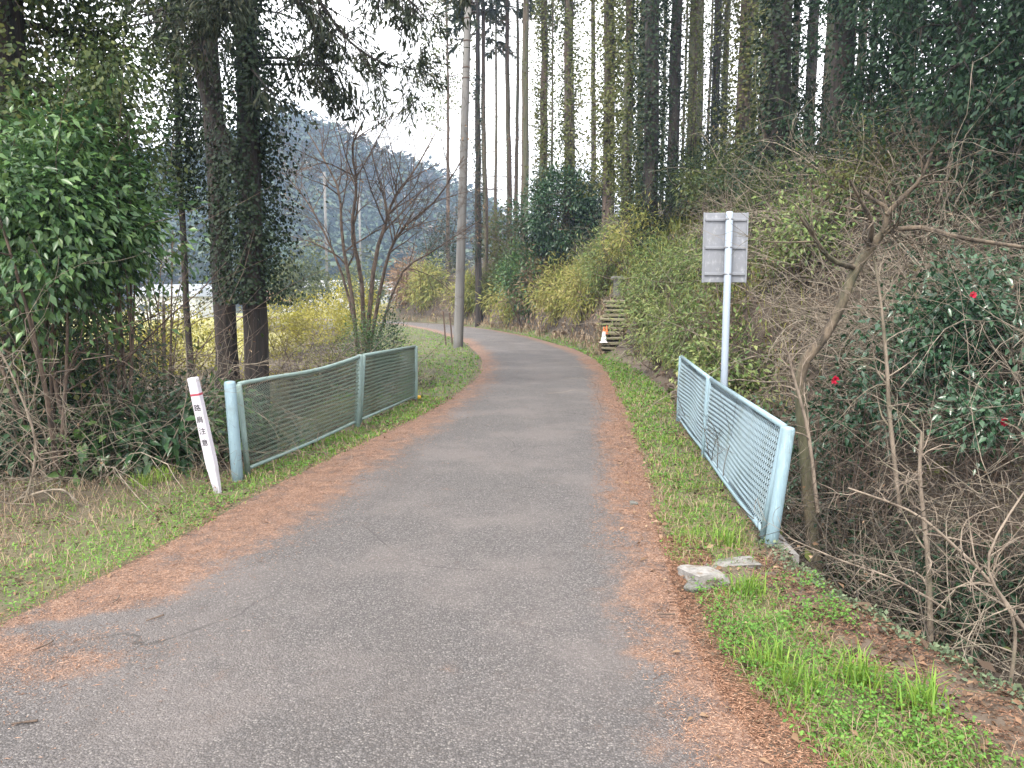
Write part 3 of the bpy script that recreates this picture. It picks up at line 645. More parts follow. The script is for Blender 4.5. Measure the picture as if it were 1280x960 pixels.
# ------------------------------------------------------------------ two dark cedars by the fence and the ivy trunk at the picture edge
def big_cedar(px, y, r0, h, label, seed, lean, ivy_n, spread, izs, fork=None):
    g = np.random.default_rng(seed); x = PX(px, y, 330)
    root = thing('cedar_tree', label, 'tree', (x, y, gz(x, y) - .1), group='dark cedars by the fence')
    link('trunk', trunk_mesh('trunk', g, h, r0, r0 * .55, 16, .05, lean), M['dark_bark'], root)
    LZ = lambda z: (lean[0] * z, lean[1] * z)
    if ivy_n: ivy_part(root, g, lambda z: r0 * np.interp(z, [0, h], [1, .55]), *izs, ivy_n, .06, M['ivy_dark'], spread, lean=LZ)
    if fork is not None:
        p = smoothpath(fork, 9); link('limb', npmesh('limb', *(lambda r: (r[0], [r[1]]))(tubes(p[None], np.linspace(.15, .09, 9)[None], 8))), M['dark_bark'], root)
    nb = 34; z = g.uniform(5.5, h, nb); a = g.uniform(0, 6.28, nb)
    S = np.stack([lean[0] * z, lean[1] * z, z], 1); D = np.stack([np.cos(a), np.sin(a), np.full(nb, .0)], 1)
    l0 = sprout(S, D, g.uniform(1.2, 2.6, nb), .03, 8, .12, -.07, .2, g); l1 = sprout(*offshoots(*l0, 5, .3, 1, (25, 55), (.3, .5), .6, g), n=6, wander=.1, grav=-.12, g=g)
    tube_part('branch', M['dark_bark'], root, [l0, l1], 4)
    sprays(root, g, *l1, 16, .22, .05, M['cedar_spray'])
    return root
big_cedar(280, 13.2, .19, 17, 'dark reddish cedar trunk, the cleaner of the two behind the long fence', 41, (-.012, 0), 2600, .07, (2.2, 12))
big_cedar(314, 12.4, .20, 17, 'darkest cedar thick with hanging ivy, close behind the long fence', 42, (.012, 0), 42000, .28, (2.4, 12), fork=[(.06, 0, 4.1), (-.25, .0, 4.8), (-.6, .05, 5.6), (-.8, .1, 6.6)])
g = np.random.default_rng(43)
x, y = PX(232, 13.8), 13.8
tr = thing('ivy_tree', 'slim trunk lost in a hanging mass of dark ivy beside the two cedars', 'tree', (x, y, gz(x, y) - .1))
link('trunk', trunk_mesh('trunk', g, 13, .06, .03, 10), M['dark_bark'], tr)
ivy_part(tr, g, lambda z: .1 + .0 * z, 3.8, 11, 30000, .06, M['ivy_dark'], .27)
x, y = PX(28, 7.6), 7.6
tr = thing('ivy_tree', 'thick dark trunk smothered in ivy behind the big glossy laurel', 'tree', (x, y, gz(x, y) - .1))
link('trunk', trunk_mesh('trunk', g, 13, .20, .11, 14), M['dark_bark'], tr)
ivy_part(tr, g, lambda z: .2 - .006 * z, .3, 11, 44000, .055, M['ivy_mid'], .34)
l0 = sprout(np.array([[0, 0, z] for z in (3.4, 4.0, 4.6, 5.2, 5.8, 6.4, 7.0, 3.8, 5.0)]), np.array([(1, .1, .15), (.9, -.3, .2), (1, .4, .1), (.8, -.5, .3), (1, .2, .2), (.2, -.9, .2), (.6, .6, .3), (-.8, .2, .2), (.9, .3, .1)]), 1.35, .028, 9, .16, -.02, .25, g)
l1 = sprout(*offshoots(*l0, 12, .25, 1, (30, 70), (.3, .6), .6, g), n=6, wander=.2, grav=-.05, g=g)
tube_part('branch', M['dark_bark'], tr, [l0, l1], 6)
Geo().add(*clump_leaves(l1[0][:, 1:].reshape(-1, 3), .16, 84, .06, .034, g, .4, .4, False)).obj('crown', M['ivy_mid'], tr)
# cedar boughs that hang into the sky from the dark cedars' tops
g = np.random.default_rng(44)
def bough(pts, label, y):
    p = np.array([P(a, b_, y) for a, b_ in pts]); base = p[0]
    root = thing('cedar_bough', label, 'branch', base)
    l0 = (smoothpath(p - base, 12)[None], np.linspace(.035, .008, 12)[None])
    l1 = sprout(*offshoots(*l0, 26, .15, 1, (25, 65), (.14, .3), .5, g), n=7, wander=.12, grav=-.13, g=g)
    l2 = sprout(*offshoots(*l1, 5, .2, 1, (25, 55), (.3, .6), .6, g), n=5, wander=.1, grav=-.1, g=g)
    tube_part('branch', M['dark_bark'], root, [l0, l1, l2], 5)
    sprays(root, g, *l2, 12, .13, .03, M['cedar_spray'], 'needles')
bough([(335, -60), (390, -10), (430, 45), (470, 75), (512, 88)], 'drooping cedar bough reaching farthest toward the utility pole', 11.5)
bough([(340, -30), (385, 20), (400, 70), (420, 110)], 'short cedar bough hanging lowest beside the darkest cedar', 11.8)
bough([(400, -90), (450, -40), (500, -10), (535, 25)], 'dense cedar bough dangling from the top edge above the pole', 11.2)
bough([(330, -70), (300, -20), (270, 30), (235, 60)], 'cedar bough drooping between the laurel and the dark cedars', 11.0)
bough([(330, -90), (420, -75), (500, -55), (560, -35)], 'highest cedar bough over the mountain, cut by the top edge', 11.6)
# ------------------------------------------------------------------ leafy shrubs
def put(px, py, y, z=None):
    q = P(px, py, y); x = float(q[0]); return (x, y, gz(x, y) if z is None else z)
def bush(name, label, px, y, dims, nclump, per, L, W, mat, seed, stemmat='brown_bark', cat='shrub', py=380, group=None, fname='foliage', dx=0, **k):
    root = thing(name, label, cat, (PX(px, y, py) + dx, y, gz(PX(px, y, py) + dx, y) - .03), group=group)
    leafy(root, np.random.default_rng(seed), *dims, nclump, per, L, W, M[mat], M[stemmat], fname=fname, **k)
    return root
# the valley side
bush('laurel_bush', 'big glossy bright green laurel towering beside the ivy smothered trunk', 66, 6.5, (.84, .8, .86), 320, 36, .092, .040, 'laurel', 51, cat='bush', lift=2.4, droop=.5, spread=.14, stems=7, rag=.16, shell=.3)
bush('laurel_bush', 'slender laurel bough mass leaning out toward the olive shrub', 146, 7.0, (.42, .4, .7), 90, 30, .092, .04, 'laurel', 50, cat='bush', lift=2.5, droop=.5, spread=.14, stems=8, rag=.25, shell=.2)
bush('laurel_bush', 'dark hollow evergreen bush filling the shade under the big laurel', 30, 8.4, (1.7, .7, 2.0), 330, 36, .075, .034, 'dark_leaf', 52, cat='bush', lift=2.0, droop=.4, stems=12)
bush('evergreen_shrub', 'upright glossy shrub with sunlit leaf tops before the dark cedars', 245, 9.6, (.75, .5, .42), 46, 26, .12, .055, 'evergreen', 53, lift=1.45, stems=14, droop=.3, spread=.13)
bush('evergreen_shrub', 'loose glossy shrub spilling over the bank behind the white marker post', 215, 7.9, (.85, .5, .5), 80, 22, .12, .05, 'evergreen', 54, lift=.35, stems=12, droop=.5, spread=.14)
bush('evergreen_shrub', 'low leafy shrub between the white marker post and the fence end', 262, 7.3, (.3, .3, .35), 34, 18, .11, .045, 'laurel', 55, lift=.35, droop=.5, spread=.1)
bush('evergreen_shrub', 'low shrub with big limp leaves rooted at the verge before the bare thicket', 155, 6.9, (.55, .35, .3), 44, 18, .11, .045, 'evergreen', 56, lift=.3, droop=.6, spread=.12)
bush('evergreen_shrub', 'airy olive shrub in front of the hazy mountain beside the ivy mass', 200, 10.5, (.6, .6, 1.3), 40, 16, .06, .035, 'ivy', 57, lift=2.4, stems=14, droop=.3, spread=.2)
bush('hollow_shrub', 'dim leafy shrub filling the hollow between the laurel and the dark cedars', 180, 9.4, (.95, .6, .95), 100, 24, .085, .038, 'dark_leaf', 43, lift=.95, droop=.4, spread=.17, rag=.2, shell=.2)
bush('hollow_shrub', 'dark leafy shrub in the shade right under the big laurel crown', 60, 7.3, (1.0, .5, .85), 130, 26, .08, .036, 'evergreen', 44, lift=.95, droop=.5, spread=.16, rag=.2, shell=.2)
bush('broad_leaf_plant', 'low plant with big drooping leaves at the verge beside the white marker post', 190, 6.75, (.4, .3, .28), 40, 14, .14, .055, 'evergreen', 45, lift=.36, droop=.6, spread=.12, rag=.2)
bush('broad_leaf_plant', 'low plant with big drooping leaves under the hollow of the laurel', 115, 6.7, (.45, .3, .3), 40, 14, .13, .052, 'laurel', 46, lift=.36, droop=.6, spread=.12, rag=.2)
bush('broad_leaf_plant', 'dark leafy clump at the verge edge of the picture below the laurel', 15, 6.6, (.5, .35, .35), 50, 18, .09, .04, 'dark_leaf', 47, lift=.4, droop=.5, spread=.13, rag=.2)
bush('broad_leaf_plant', 'leafy green plant filling the gap behind the near end of the long fence', 300, 8.6, (.5, .35, .45), 50, 18, .11, .045, 'evergreen', 48, lift=.7, droop=.5, spread=.13, rag=.2)
bush('privet_column', 'upright dark green shrub at the far end of the long fence', 482, 15.5, (.42, .42, .75), 90, 34, .055, .026, 'evergreen', 58, lift=.75, droop=-.1, spread=.11)
bush('privet_column', 'green shrub climbing among the stems of the bare forked tree', 452, 17.0, (.55, .5, .8), 80, 30, .07, .03, 'laurel', 59, lift=.8, droop=.1, spread=.14)
bush('yellow_shrub', 'bright yellow shrub in the field beside the darkest cedar', 346, 30, (1.6, 1.3, 1.2), 130, 30, .13, .06, 'yellow_leaf', 60, lift=1.1, droop=-.1, spread=.22)
bush('yellow_shrub', 'yellow green shrub in the field seen under the glossy leaves near the marker', 228, 26, (2.0, 1.3, 1.2), 130, 30, .13, .06, 'yellow_leaf', 61, lift=1.1, droop=-.1, spread=.22)
bush('yellow_shrub', 'wide pale yellow bush in the field behind the bare forked tree', 405, 36, (2.2, 1.5, 1.1), 130, 30, .14, .06, 'yellow_leaf', 62, lift=1.0, droop=-.1, spread=.24)
bush('yellow_shrub', 'yellow bush low in the field between the two dark cedars and the laurel', 165, 24, (1.8, 1.2, 1.2), 120, 28, .13, .06, 'yellow_leaf', 63, lift=.9, droop=-.1, spread=.24)
bush('yellow_shrub', 'faded yellow bush at the field edge under the white buildings', 440, 48, (2.8, 1.5, 1.5), 110, 28, .18, .08, 'yellow_leaf', 64, lift=1.2, droop=-.1, spread=.3)
bush('round_tree', 'round olive tree at the far field edge below the white buildings', 378, 75, (3.2, 3, 2.6), 120, 30, .35, .2, 'ivy', 65, cat='tree', lift=3.4, spread=.5)
bush('round_tree', 'dark round tree at the far field edge beside the orange roofed house', 338, 95, (3.5, 3, 2.6), 120, 26, .4, .22, 'dark_leaf', 66, cat='tree', lift=3.6, spread=.5)
bush('round_tree', 'dull green tree at the valley edge beyond the bare forked tree', 452, 90, (4, 3, 2.8), 120, 26, .4, .22, 'ivy', 67, cat='tree', lift=3.2, spread=.55)
# the hillside
bush('evergreen_bush', 'tall dark evergreen bush rising in the middle of the hillside bank', 697, 36, (2.35, 2.0, 2.1), 400, 34, .19, .09, 'evergreen', 70, cat='bush', py=300, lift=2.8, spread=.22, droop=.2, shell=.6)
bush('evergreen_bush', 'lighter green bush crowding the flank of the tall dark evergreen', 655, 36.5, (1.5, 1.3, 1.8), 170, 32, .17, .08, 'laurel', 71, cat='bush', py=300, lift=2.3, spread=.22, droop=.1)
bush('evergreen_bush', 'dusky bush above the steps between the tall evergreen and ivy column', 742, 36, (1.5, 1.3, 1.8), 150, 30, .15, .07, 'dark_leaf', 72, cat='bush', py=300, lift=1.7, spread=.22)
bush('evergreen_bush', 'bluish green bush at the skyline behind the tall dark evergreen', 728, 40, (2.0, 1.4, 1.9), 130, 30, .2, .1, 'ivy_dark', 73, cat='bush', py=250, lift=1.7, spread=.28)
bush('evergreen_bush', 'green bush under the slim bare cedars beyond the utility pole', 628, 48, (1.8, 1.5, 2.2), 140, 30, .2, .1, 'ivy', 74, cat='bush', py=300, lift=1.6, spread=.26)
bush('evergreen_bush', 'dark green saplings clumped right behind the utility pole', 552, 62, (2.2, 1.8, 3.2), 150, 30, .2, .1, 'ivy_dark', 75, cat='bush', py=300, lift=2.6, spread=.3)
bush('evergreen_bush', 'grey green bush under the olive ivy trunks on the slope', 868, 24, (1.6, 1.2, 1.2), 130, 34, .12, .05, 'ivy_dark', 76, cat='bush', py=260, lift=1.0, spread=.2)
bush('evergreen_bush', 'bush with drooping grey green fronds left of the nearly black cedar'.replace('left of', 'beside'), 920, 22, (1.5, 1.1, .8), 110, 34, .12, .045, 'ivy_mid', 77, cat='bush', py=260, lift=.7, spread=.2, droop=.5)
bush('evergreen_bush', 'dark crowded bush where the slope meets the thin skyline trunks', 895, 34, (2.4, 1.4, 2.2), 160, 32, .17, .08, 'ivy_dark', 78, cat='bush', py=220, lift=1.6, spread=.26)
bush('evergreen_bush', 'dim leafy bush behind the rough reddish cedar', 1020, 24, (2.0, 1.3, 1.8), 150, 34, .13, .06, 'ivy_dark', 79, cat='bush', py=240, lift=1.3, spread=.22)
SHR = [
 ('golden bamboo grass clump beside the utility pole', 536, 54, (1.5, 1.2, 1.5), 'bamboo'),
 ('brownish bank shrub above the far bend of the road', 512, 57, (1.8, 1.3, 1.6), 'dry_leaf'),
 ('olive bamboo grass clump behind the utility pole base', 592, 47.5, (1.5, 1.2, 1.3), 'bamboo'),
 ('dark leafed bank shrub hanging over the dry grass past the pole', 612, 45, (1.2, 1.0, 1.0), 'ivy'),
 ('yellow tipped bank shrub at the foot of the lighter green bush', 642, 39.5, (1.4, 1.0, 1.1), 'bamboo'),
 ('straw coloured bank clump below the tall dark evergreen', 670, 36, (1.1, .9, 1.2), 'dry_grass'),
 ('golden bamboo grass clump below the tall dark evergreen', 700, 31, (1.3, 1.0, 1.3), 'bamboo'),
 ('golden bamboo grass clump next to the top of the steps', 732, 27, (1.2, .9, 1.2), 'bamboo'),
 ('olive bamboo grass clump shading the stone post', 757, 26.2, (1.0, .8, 1.3), 'bamboo_green'),
 ('yellow green bamboo clump uphill of the steps beneath the ivy column', 792, 24.8, (1.0, .9, 1.3), 'bamboo'),
 ('bright bamboo clump close uphill of the sign plate', 862, 18.5, (1.1, .9, .75), 'bamboo_green'),
 ('pale bamboo clump between the steps and the dense bamboo thicket', 812, 19.5, (.95, .8, 1.3), 'bamboo_green'),
 ('dense green bamboo thicket leaning over the verge past the blue fence', 840, 15.8, (1.15, .9, 1.15), 'bamboo_green'),
 ('dark green bamboo thicket directly behind the blue fence end', 872, 14.0, (1.0, .8, .8), 'bamboo_green'),
 ('olive bamboo clump behind the sign pole', 915, 15.5, (1.0, .9, .85), 'bamboo_green'),
 ('olive leafed bank shrub beneath the nearly black cedar', 955, 16.5, (1.1, .9, .8), 'ivy_mid'),
]
for i, (lb, px, y, dims, mt) in enumerate(SHR):
    sc_ = y / 24
    bush('bamboo_clump' if 'bamboo' in lb else 'bank_shrub', lb, px, y, dims, 90, 34, .17 * max(.75, sc_), .032 * max(.8, sc_), mt, 90 + i, lift=dims[2] * .72, spread=.17 * max(.8, sc_), droop=.45, up=.2, group='shrubs on the hillside bank', stems=12)
# glossy shrubs by the gully
cm = bush('camellia', 'dark glossy camellia with red flowers beside the bent bare tree', 1190, 8.0, (.85, .7, .85), 190, 26, .095, .048, 'camellia', 110, cat='camellia', py=420, lift=1.3, stems=16, droop=.35, spread=.13, rag=.22, shell=.2)
cm2 = bush('camellia', 'small low camellia with one red flower hanging by the picture edge', 1235, 6.6, (.55, .4, .25), 44, 20, .085, .042, 'camellia', 111, cat='camellia', py=510, lift=.9, stems=8, droop=.3, spread=.11)
cm3 = bush('camellia', 'sparse shiny camellia just behind the blue fence below the bent tree', 990, 8.6, (.9, .6, .7), 100, 18, .085, .04, 'camellia', 112, cat='camellia', py=450, lift=1.2, stems=10, droop=.35, spread=.2)
bush('camellia', 'glossy leaf cluster growing at the crook of the bent bare tree', 1075, 7.6, (.5, .4, .35), 40, 18, .09, .045, 'camellia', 113, cat='camellia', py=340, lift=1.9, stems=6, droop=.3, spread=.12)
for i, (px, y, dims, mt, L, lb) in enumerate([
 (955, 10.6, (.9, .7, .7), 'ivy_dark', .075, 'dull green shrub low behind the sign pole'), (1003, 12.6, (1.1, .8, .9), 'bamboo_green', .10, 'grey green shrub under the nearly black cedar, closer to the road'),
 (1062, 13.0, (1.2, .9, .9), 'ivy', .08, 'olive shrub on the slope under the rough reddish cedar'), (1105, 10.0, (.9, .8, .7), 'ivy_dark', .08, 'dark shrub among pale scrub behind the bent tree crown'),
 (1152, 11.6, (1.2, .9, .8), 'evergreen', .09, 'dark green shrub at the foot of the huge dark crown'), (1235, 9.6, (1.1, .8, .8), 'evergreen', .085, 'glossy dark shrub behind the camellia toward the picture edge'),
 (1300, 8.6, (.9, .8, .8), 'camellia', .09, 'dark glossy shrub cut by the picture edge above the small camellia'), (930, 9.4, (.55, .5, .5), 'ivy_dark', .07, 'low dark shrub hugging the back of the blue fence'),
 (1020, 9.0, (.7, .6, .55), 'evergreen', .075, 'low green shrub at the back of the bent tree trunk'), (1085, 7.4, (.6, .5, .4), 'ivy_dark', .07, 'low dim shrub under the crook of the bent tree'),
 (1150, 6.7, (.7, .5, .35), 'dark_leaf', .07, 'dark shrub in the gully below the dark camellia'), (1265, 5.6, (.6, .5, .35), 'dark_leaf', .065, 'dark shrub in the gully under the small camellia'),
 (905, 12.0, (.9, .7, .8), 'bamboo_green', .12, 'leafy green shrub between the sign pole and the bamboo thicket'), (990, 18.0, (1.2, 1, .8), 'ivy_mid', .11, 'mid green shrub uphill between the two nearest dark trunks'),
 (1045, 16.6, (1.2, .9, 1.0), 'ivy_dark', .10, 'dark shrub crowding the foot of the rough reddish cedar'), (1095, 19.5, (1.6, 1.1, 1.3), 'dark_leaf', .12, 'dark shrub mass beside the rough reddish cedar'),
 (945, 20.5, (1.4, 1.0, .9), 'dark_leaf', .12, 'dark shrub under the broad brown cedar'), (885, 21.5, (1.3, 1.0, .9), 'ivy_mid', .13, 'mid green shrub uphill of the sign plate'),
 (70, 6.95, (.95, .4, .75), 'dark_leaf', .06, 'dark leafy tangle low in the hollow under the laurel'), (320, 14.5, (.9, .6, .6), 'yellow_leaf', .07, 'yellowish weeds behind the sagging rail by the darkest cedar'), (410, 16.5, (1.0, .6, .5), 'bamboo', .07, 'yellow green weeds behind the middle fence post')]):
    bush('slope_shrub', lb, px, y, dims, 74, 26, L, L * .45, mt, 240 + i, lift=dims[2] * .8, spread=.17, droop=.4, group='shrubs among the bare scrub', stems=10, rag=.2, shell=.2)
def flower(parent, p, r=.035):
    g = np.random.default_rng(int(abs(p[0]) * 1000)); n = 9; a = np.linspace(0, 6.28, n)[:-1]
    D = np.stack([np.cos(a), -.6 + 0 * a, np.sin(a)], 1); D = np.concatenate([D, D * .6 + np.array([0, -.6, 0])])
    C = np.tile(np.array(p) - np.array(parent.location), (len(D), 1))
    Geo().add(*leaves(C, D, np.tile([0, -1, 0], (len(D), 1)) + g.normal(0, .2, D.shape), r * 1.3, r * 1.2)).obj('flower', M['petal'], parent)
flower(cm, P(1215, 369, 7.35)); flower(cm2, P(1254, 527, 6.3)); flower(cm3, P(1043, 475, 8.0), .045)
# the big dark evergreens over the gully
for i, (px, y, h, w_, lb) in enumerate([(1195, 13.5, 8.0, 2.2, 'huge dark evergreen crown overhanging the gully above the camellias'), (1300, 11.0, 7.5, 2.0, 'dark evergreen at the picture edge, its crown cut off by it'), (1120, 17.0, 9.0, 2.0, 'dark evergreen beside the rough reddish cedar, behind the huge crown'), (1260, 17.0, 9.5, 2.4, 'dim evergreen filling the gap behind the huge dark crown')]):
    x = PX(px, y, 200); g = np.random.default_rng(120 + i)
    tr = thing('evergreen_tree', lb, 'tree', (x, y, gz(x, y) - .1))
    link('trunk', trunk_mesh('trunk', g, h - .5, .17, .06), M['dark_bark'], tr)
    z = g.uniform(.9, h - .8, 48); a = g.uniform(0, 6.28, 48)
    l0 = sprout(np.stack([0 * z, 0 * z, z], 1), np.stack([np.cos(a), np.sin(a), .15 + 0 * z], 1), g.uniform(.5, 1.0, 48) * w_, .04, 7, .2, -.03, .2, g)
    l1 = sprout(*offshoots(*l0, 6, .25, 1, g=g), n=5, wander=.2, grav=-.05, g=g)
    tube_part('limb', M['dark_bark'], tr, [l0, l1], 5)
    Geo().add(*clump_leaves(l1[0][:, 2:].reshape(-1, 3), 0.2, 24, .112, .056, g, .4, .4, False)).obj('crown', M['dark_leaf'], tr)

# ------------------------------------------------------------------ bare trees and thickets
g = np.random.default_rng(130)
x, y = PX(452, 18.0, 400), 18.0
tr = thing('bare_tree', 'leafless forked tree spreading over the long fence before the mountain', 'tree', (x, y, gz(x, y)))
B0 = np.array([x, y, gz(x, y)])
def pth(pts, y, base, n=12): return smoothpath(np.array([P(a, b_, y + dy) for a, b_, dy in pts]) - base, n)
stems = [[(447, 440, 0), (440, 370, 0), (428, 300, 0), (424, 240, .3), (405, 200, .6), (385, 165, .8)],
         [(455, 440, 0), (452, 350, 0), (440, 290, -.3), (446, 230, -.5), (440, 185, -.8), (455, 150, -1)],
         [(458, 440, 0), (468, 330, 0), (482, 280, .2), (492, 250, .4), (520, 210, .7), (545, 165, 1)],
         [(462, 440, 0), (480, 340, -.2), (500, 290, -.5), (545, 250, -.9), (580, 195, -1.2)],
         [(450, 440, 0), (430, 350, .3), (400, 280, .5), (375, 240, .8), (352, 215, 1)],
         [(468, 440, 0), (500, 345, .3), (540, 315, .4), (585, 285, .6), (600, 275, .7)]]
pp = np.array([pth(s_, y, B0) for s_ in stems]); rr = np.linspace(.055, .012, 12)[None] * np.array([1, 1.1, 1.1, .9, .7, .6])[:, None]
l1 = sprout(*offshoots(pp, rr, 13, .3, 1, (25, 65), (.2, .45), .55, g), n=8, wander=.14, grav=.02, g=g)
l2 = sprout(*offshoots(*l1, 8, .2, 1, (25, 65), (.35, .7), .6, g), n=6, wander=.16, grav=.0, g=g)
l3 = sprout(*offshoots(*l2, 3, .3, 1, (25, 55), (.4, .6), .6, g), n=4, wander=.16, g=g)
for l in (l2, l3): np.maximum(l[1], .0028, out=l[1])
tube_part('limb', M['brown_bark'], tr, [(pp, rr), l1, l2, l3], 7)
tips = l2[0][:, -1]; pk = tips[g.integers(0, len(tips), 46)]
Geo().add(*clump_leaves(pk, .06, 7, .07, .03, g, .8, .2, False)).obj('dead_leaves', M['dry_leaf'], tr)
# bent tree by the gully
x, y = PX(1018, 7.0, 640), 7.0
B0 = np.array([x, y, -1.0])
tr = thing('bent_tree', 'crooked bare tree bending over the gully behind the blue fence post', 'tree', B0)
main = pth([(1020, 720, 0), (1012, 640, 0), (1006, 560, 0), (1001, 465, 0), (1028, 425, -.05), (1050, 385, -.1), (1068, 340, -.1), (1092, 305, -.15), (1106, 290, -.2), (1120, 287, -.3), (1155, 285, -.4), (1200, 297, -.5), (1300, 312, -.6)], y, B0, 30)
rm_ = np.interp(np.linspace(0, 1, 30), [0, .3, .6, .7, 1], [.066, .050, .041, .028, .015])
sub = [pth([(1104, 291, -.2), (1109, 262, -.25), (1092, 250, -.25), (1080, 238, -.2)], y, B0, 8), pth([(1085, 312, -.15), (1090, 280, -.3), (1078, 255, -.4), (1062, 225, -.5)], y, B0, 8),
       pth([(1108, 268, -.25), (1130, 245, -.3), (1150, 225, -.4), (1165, 190, -.5)], y, B0, 8), pth([(1070, 335, -.1), (1040, 325, -.3), (1020, 300, -.5), (1000, 270, -.6)], y, B0, 8)]
l1 = (np.array(sub), np.repeat(np.linspace(.028, .010, 8)[None], 4, 0))
l2 = sprout(*offshoots(*l1, 4, .3, 1, (25, 70), (.5, .9), .5, g), n=8, wander=.2, grav=-.02, g=g)
l2b = sprout(*offshoots(main[None], rm_[None], 30, .55, 1, (25, 80), (.10, .26), .22, g), n=8, wander=.2, grav=0, g=g)
l3 = sprout(*offshoots(np.concatenate([l2[0], l2b[0]]), np.concatenate([l2[1], l2b[1]]), 5, .2, 1, (25, 70), (.3, .6), .6, g), n=5, wander=.2, g=g)
G = Geo().add(*tubes(main[None], rm_[None], 10)); 
link('trunk', G.mesh('trunk'), M['bent_bark'], tr)
np.maximum(l3[1], .0016, out=l3[1])
tube_part('limb', M['bent_bark'], tr, [l1, l2, l2b, l3], 6)
# slim saplings in the gully
def sapling(label, pts, y, r, seed):
    g = np.random.default_rng(seed); p0 = P(*pts[0], y)
    root = thing('bare_sapling', label, 'sapling', p0)
    p = smoothpath(np.array([P(a, b_, y) for a, b_ in pts]) - p0, 14)
    l0 = (p[None], np.linspace(r, r * .4, 14)[None]); l1 = sprout(*offshoots(*l0, 16, .2, 1, (30, 75), (.12, .35), .5, g), n=7, wander=.2, g=g)
    l2 = sprout(*offshoots(*l1, 5, .2, 1, (25, 70), (.3, .6), .6, g), n=5, wander=.2, g=g); np.maximum(l2[1], .0014, out=l2[1])
    tube_part('stem', M['grey_bark'], root, [l0, l1, l2], 6)
sapling('straight slim sapling standing upright in the dark gully', [(1163, 800), (1160, 700), (1150, 600), (1152, 540)], 5.0, .022, 141)
sapling('dark wavy sapling beside the dark camellia', [(1125, 640), (1112, 520), (1108, 450), (1100, 370), (1092, 320)], 6.6, .022, 142)
sapling('broken dark stub next to the bent tree trunk', [(1022, 640), (1010, 540), (992, 470), (985, 440)], 6.7, .02, 143)
sapling('pale whip arching across the gully near the picture corner', [(1290, 800), (1240, 730), (1190, 680), (1140, 640), (1060, 610)], 3.6, .011, 144)
sapling('pale budding whip rising at the picture corner', [(1262, 860), (1268, 780), (1235, 700), (1290, 600)], 3.2, .009, 145)
sapling('long thin twig reaching from the gully toward the fence post', [(1180, 760), (1120, 725), (1050, 700), (985, 672)], 4.3, .009, 146)
sapling('pale bare whip leaning over the verge beside the bare thicket', [(28, 640), (45, 560), (20, 480), (-10, 420)], 5.6, .012, 147)
sapling('thin pale whip sticking up behind the marker post', [(238, 640), (245, 600), (258, 575), (285, 560)], 6.5, .008, 148)

g = np.random.default_rng(149)
for pts, lb in [([(8, 640), (40, 618), (78, 612), (98, 640)], 'pale fallen branch arching over the verge at the picture edge')]:
    y = CAMZ / ((pts[-1][1] - 375) / F); q = np.array([P(a, b_, y) for a, b_ in pts]); q0 = q[0].copy(); q0[2] = 0
    q[:, 2] = np.maximum(q[:, 2], .02); root = thing('fallen_branch', lb, 'branch', q0); l0 = (smoothpath(q - q0, 10)[None], np.linspace(.013, .006, 10)[None])
    l1 = sprout(*offshoots(*l0, 5, .3, 1, (25, 60), (.2, .4), .6, g), n=5, wander=.15, g=g); np.maximum(l1[0][:, :, 2], .015, out=l1[0][:, :, 2])
    tube_part('stem', M['vine'], root, [l0, l1], 6)
# bare thickets: four made, the rest copied
TH = []
for i, (h, spd, nst, mt, arch, tw, up) in enumerate([(1.5, 1.2, 26, 'vine', .10, (5, 3), .9), (1.9, 1.0, 22, 'vine', .06, (5, 3), 1.1), (1.2, 1.4, 30, 'vine_dark', .16, (5, 3), .8), (2.2, 1.3, 22, 'brown_bark', .07, (6, 4), 1.0), (3.0, 1.3, 20, 'vine', .12, (5, 3), .9)]):
    r_ = thing('bare_shrub', None, 'shrub')
    bare_bush(r_, np.random.default_rng(150 + i), h, spd, nst, M[mt], tw, .0125, arch, (M['dry_leaf'], 40, .045, .022), up, .24)
    TH.append(r_)
tused = set()
def thicket(i, px, y, s, label, z=None, group='bare thickets', sz=1.0, py=500):
    o = TH[i] if i not in tused else copy_tree(TH[i]); tused.add(i)
    x = PX(px, y, py); o.location = (x, y, gz(x, y) if z is None else z); o.rotation_euler = (random.uniform(-.15, .15), random.uniform(-.15, .15), random.uniform(0, 6.28)); o.scale = (s, s, s * sz)
    return tag(o, label, 'shrub', group)
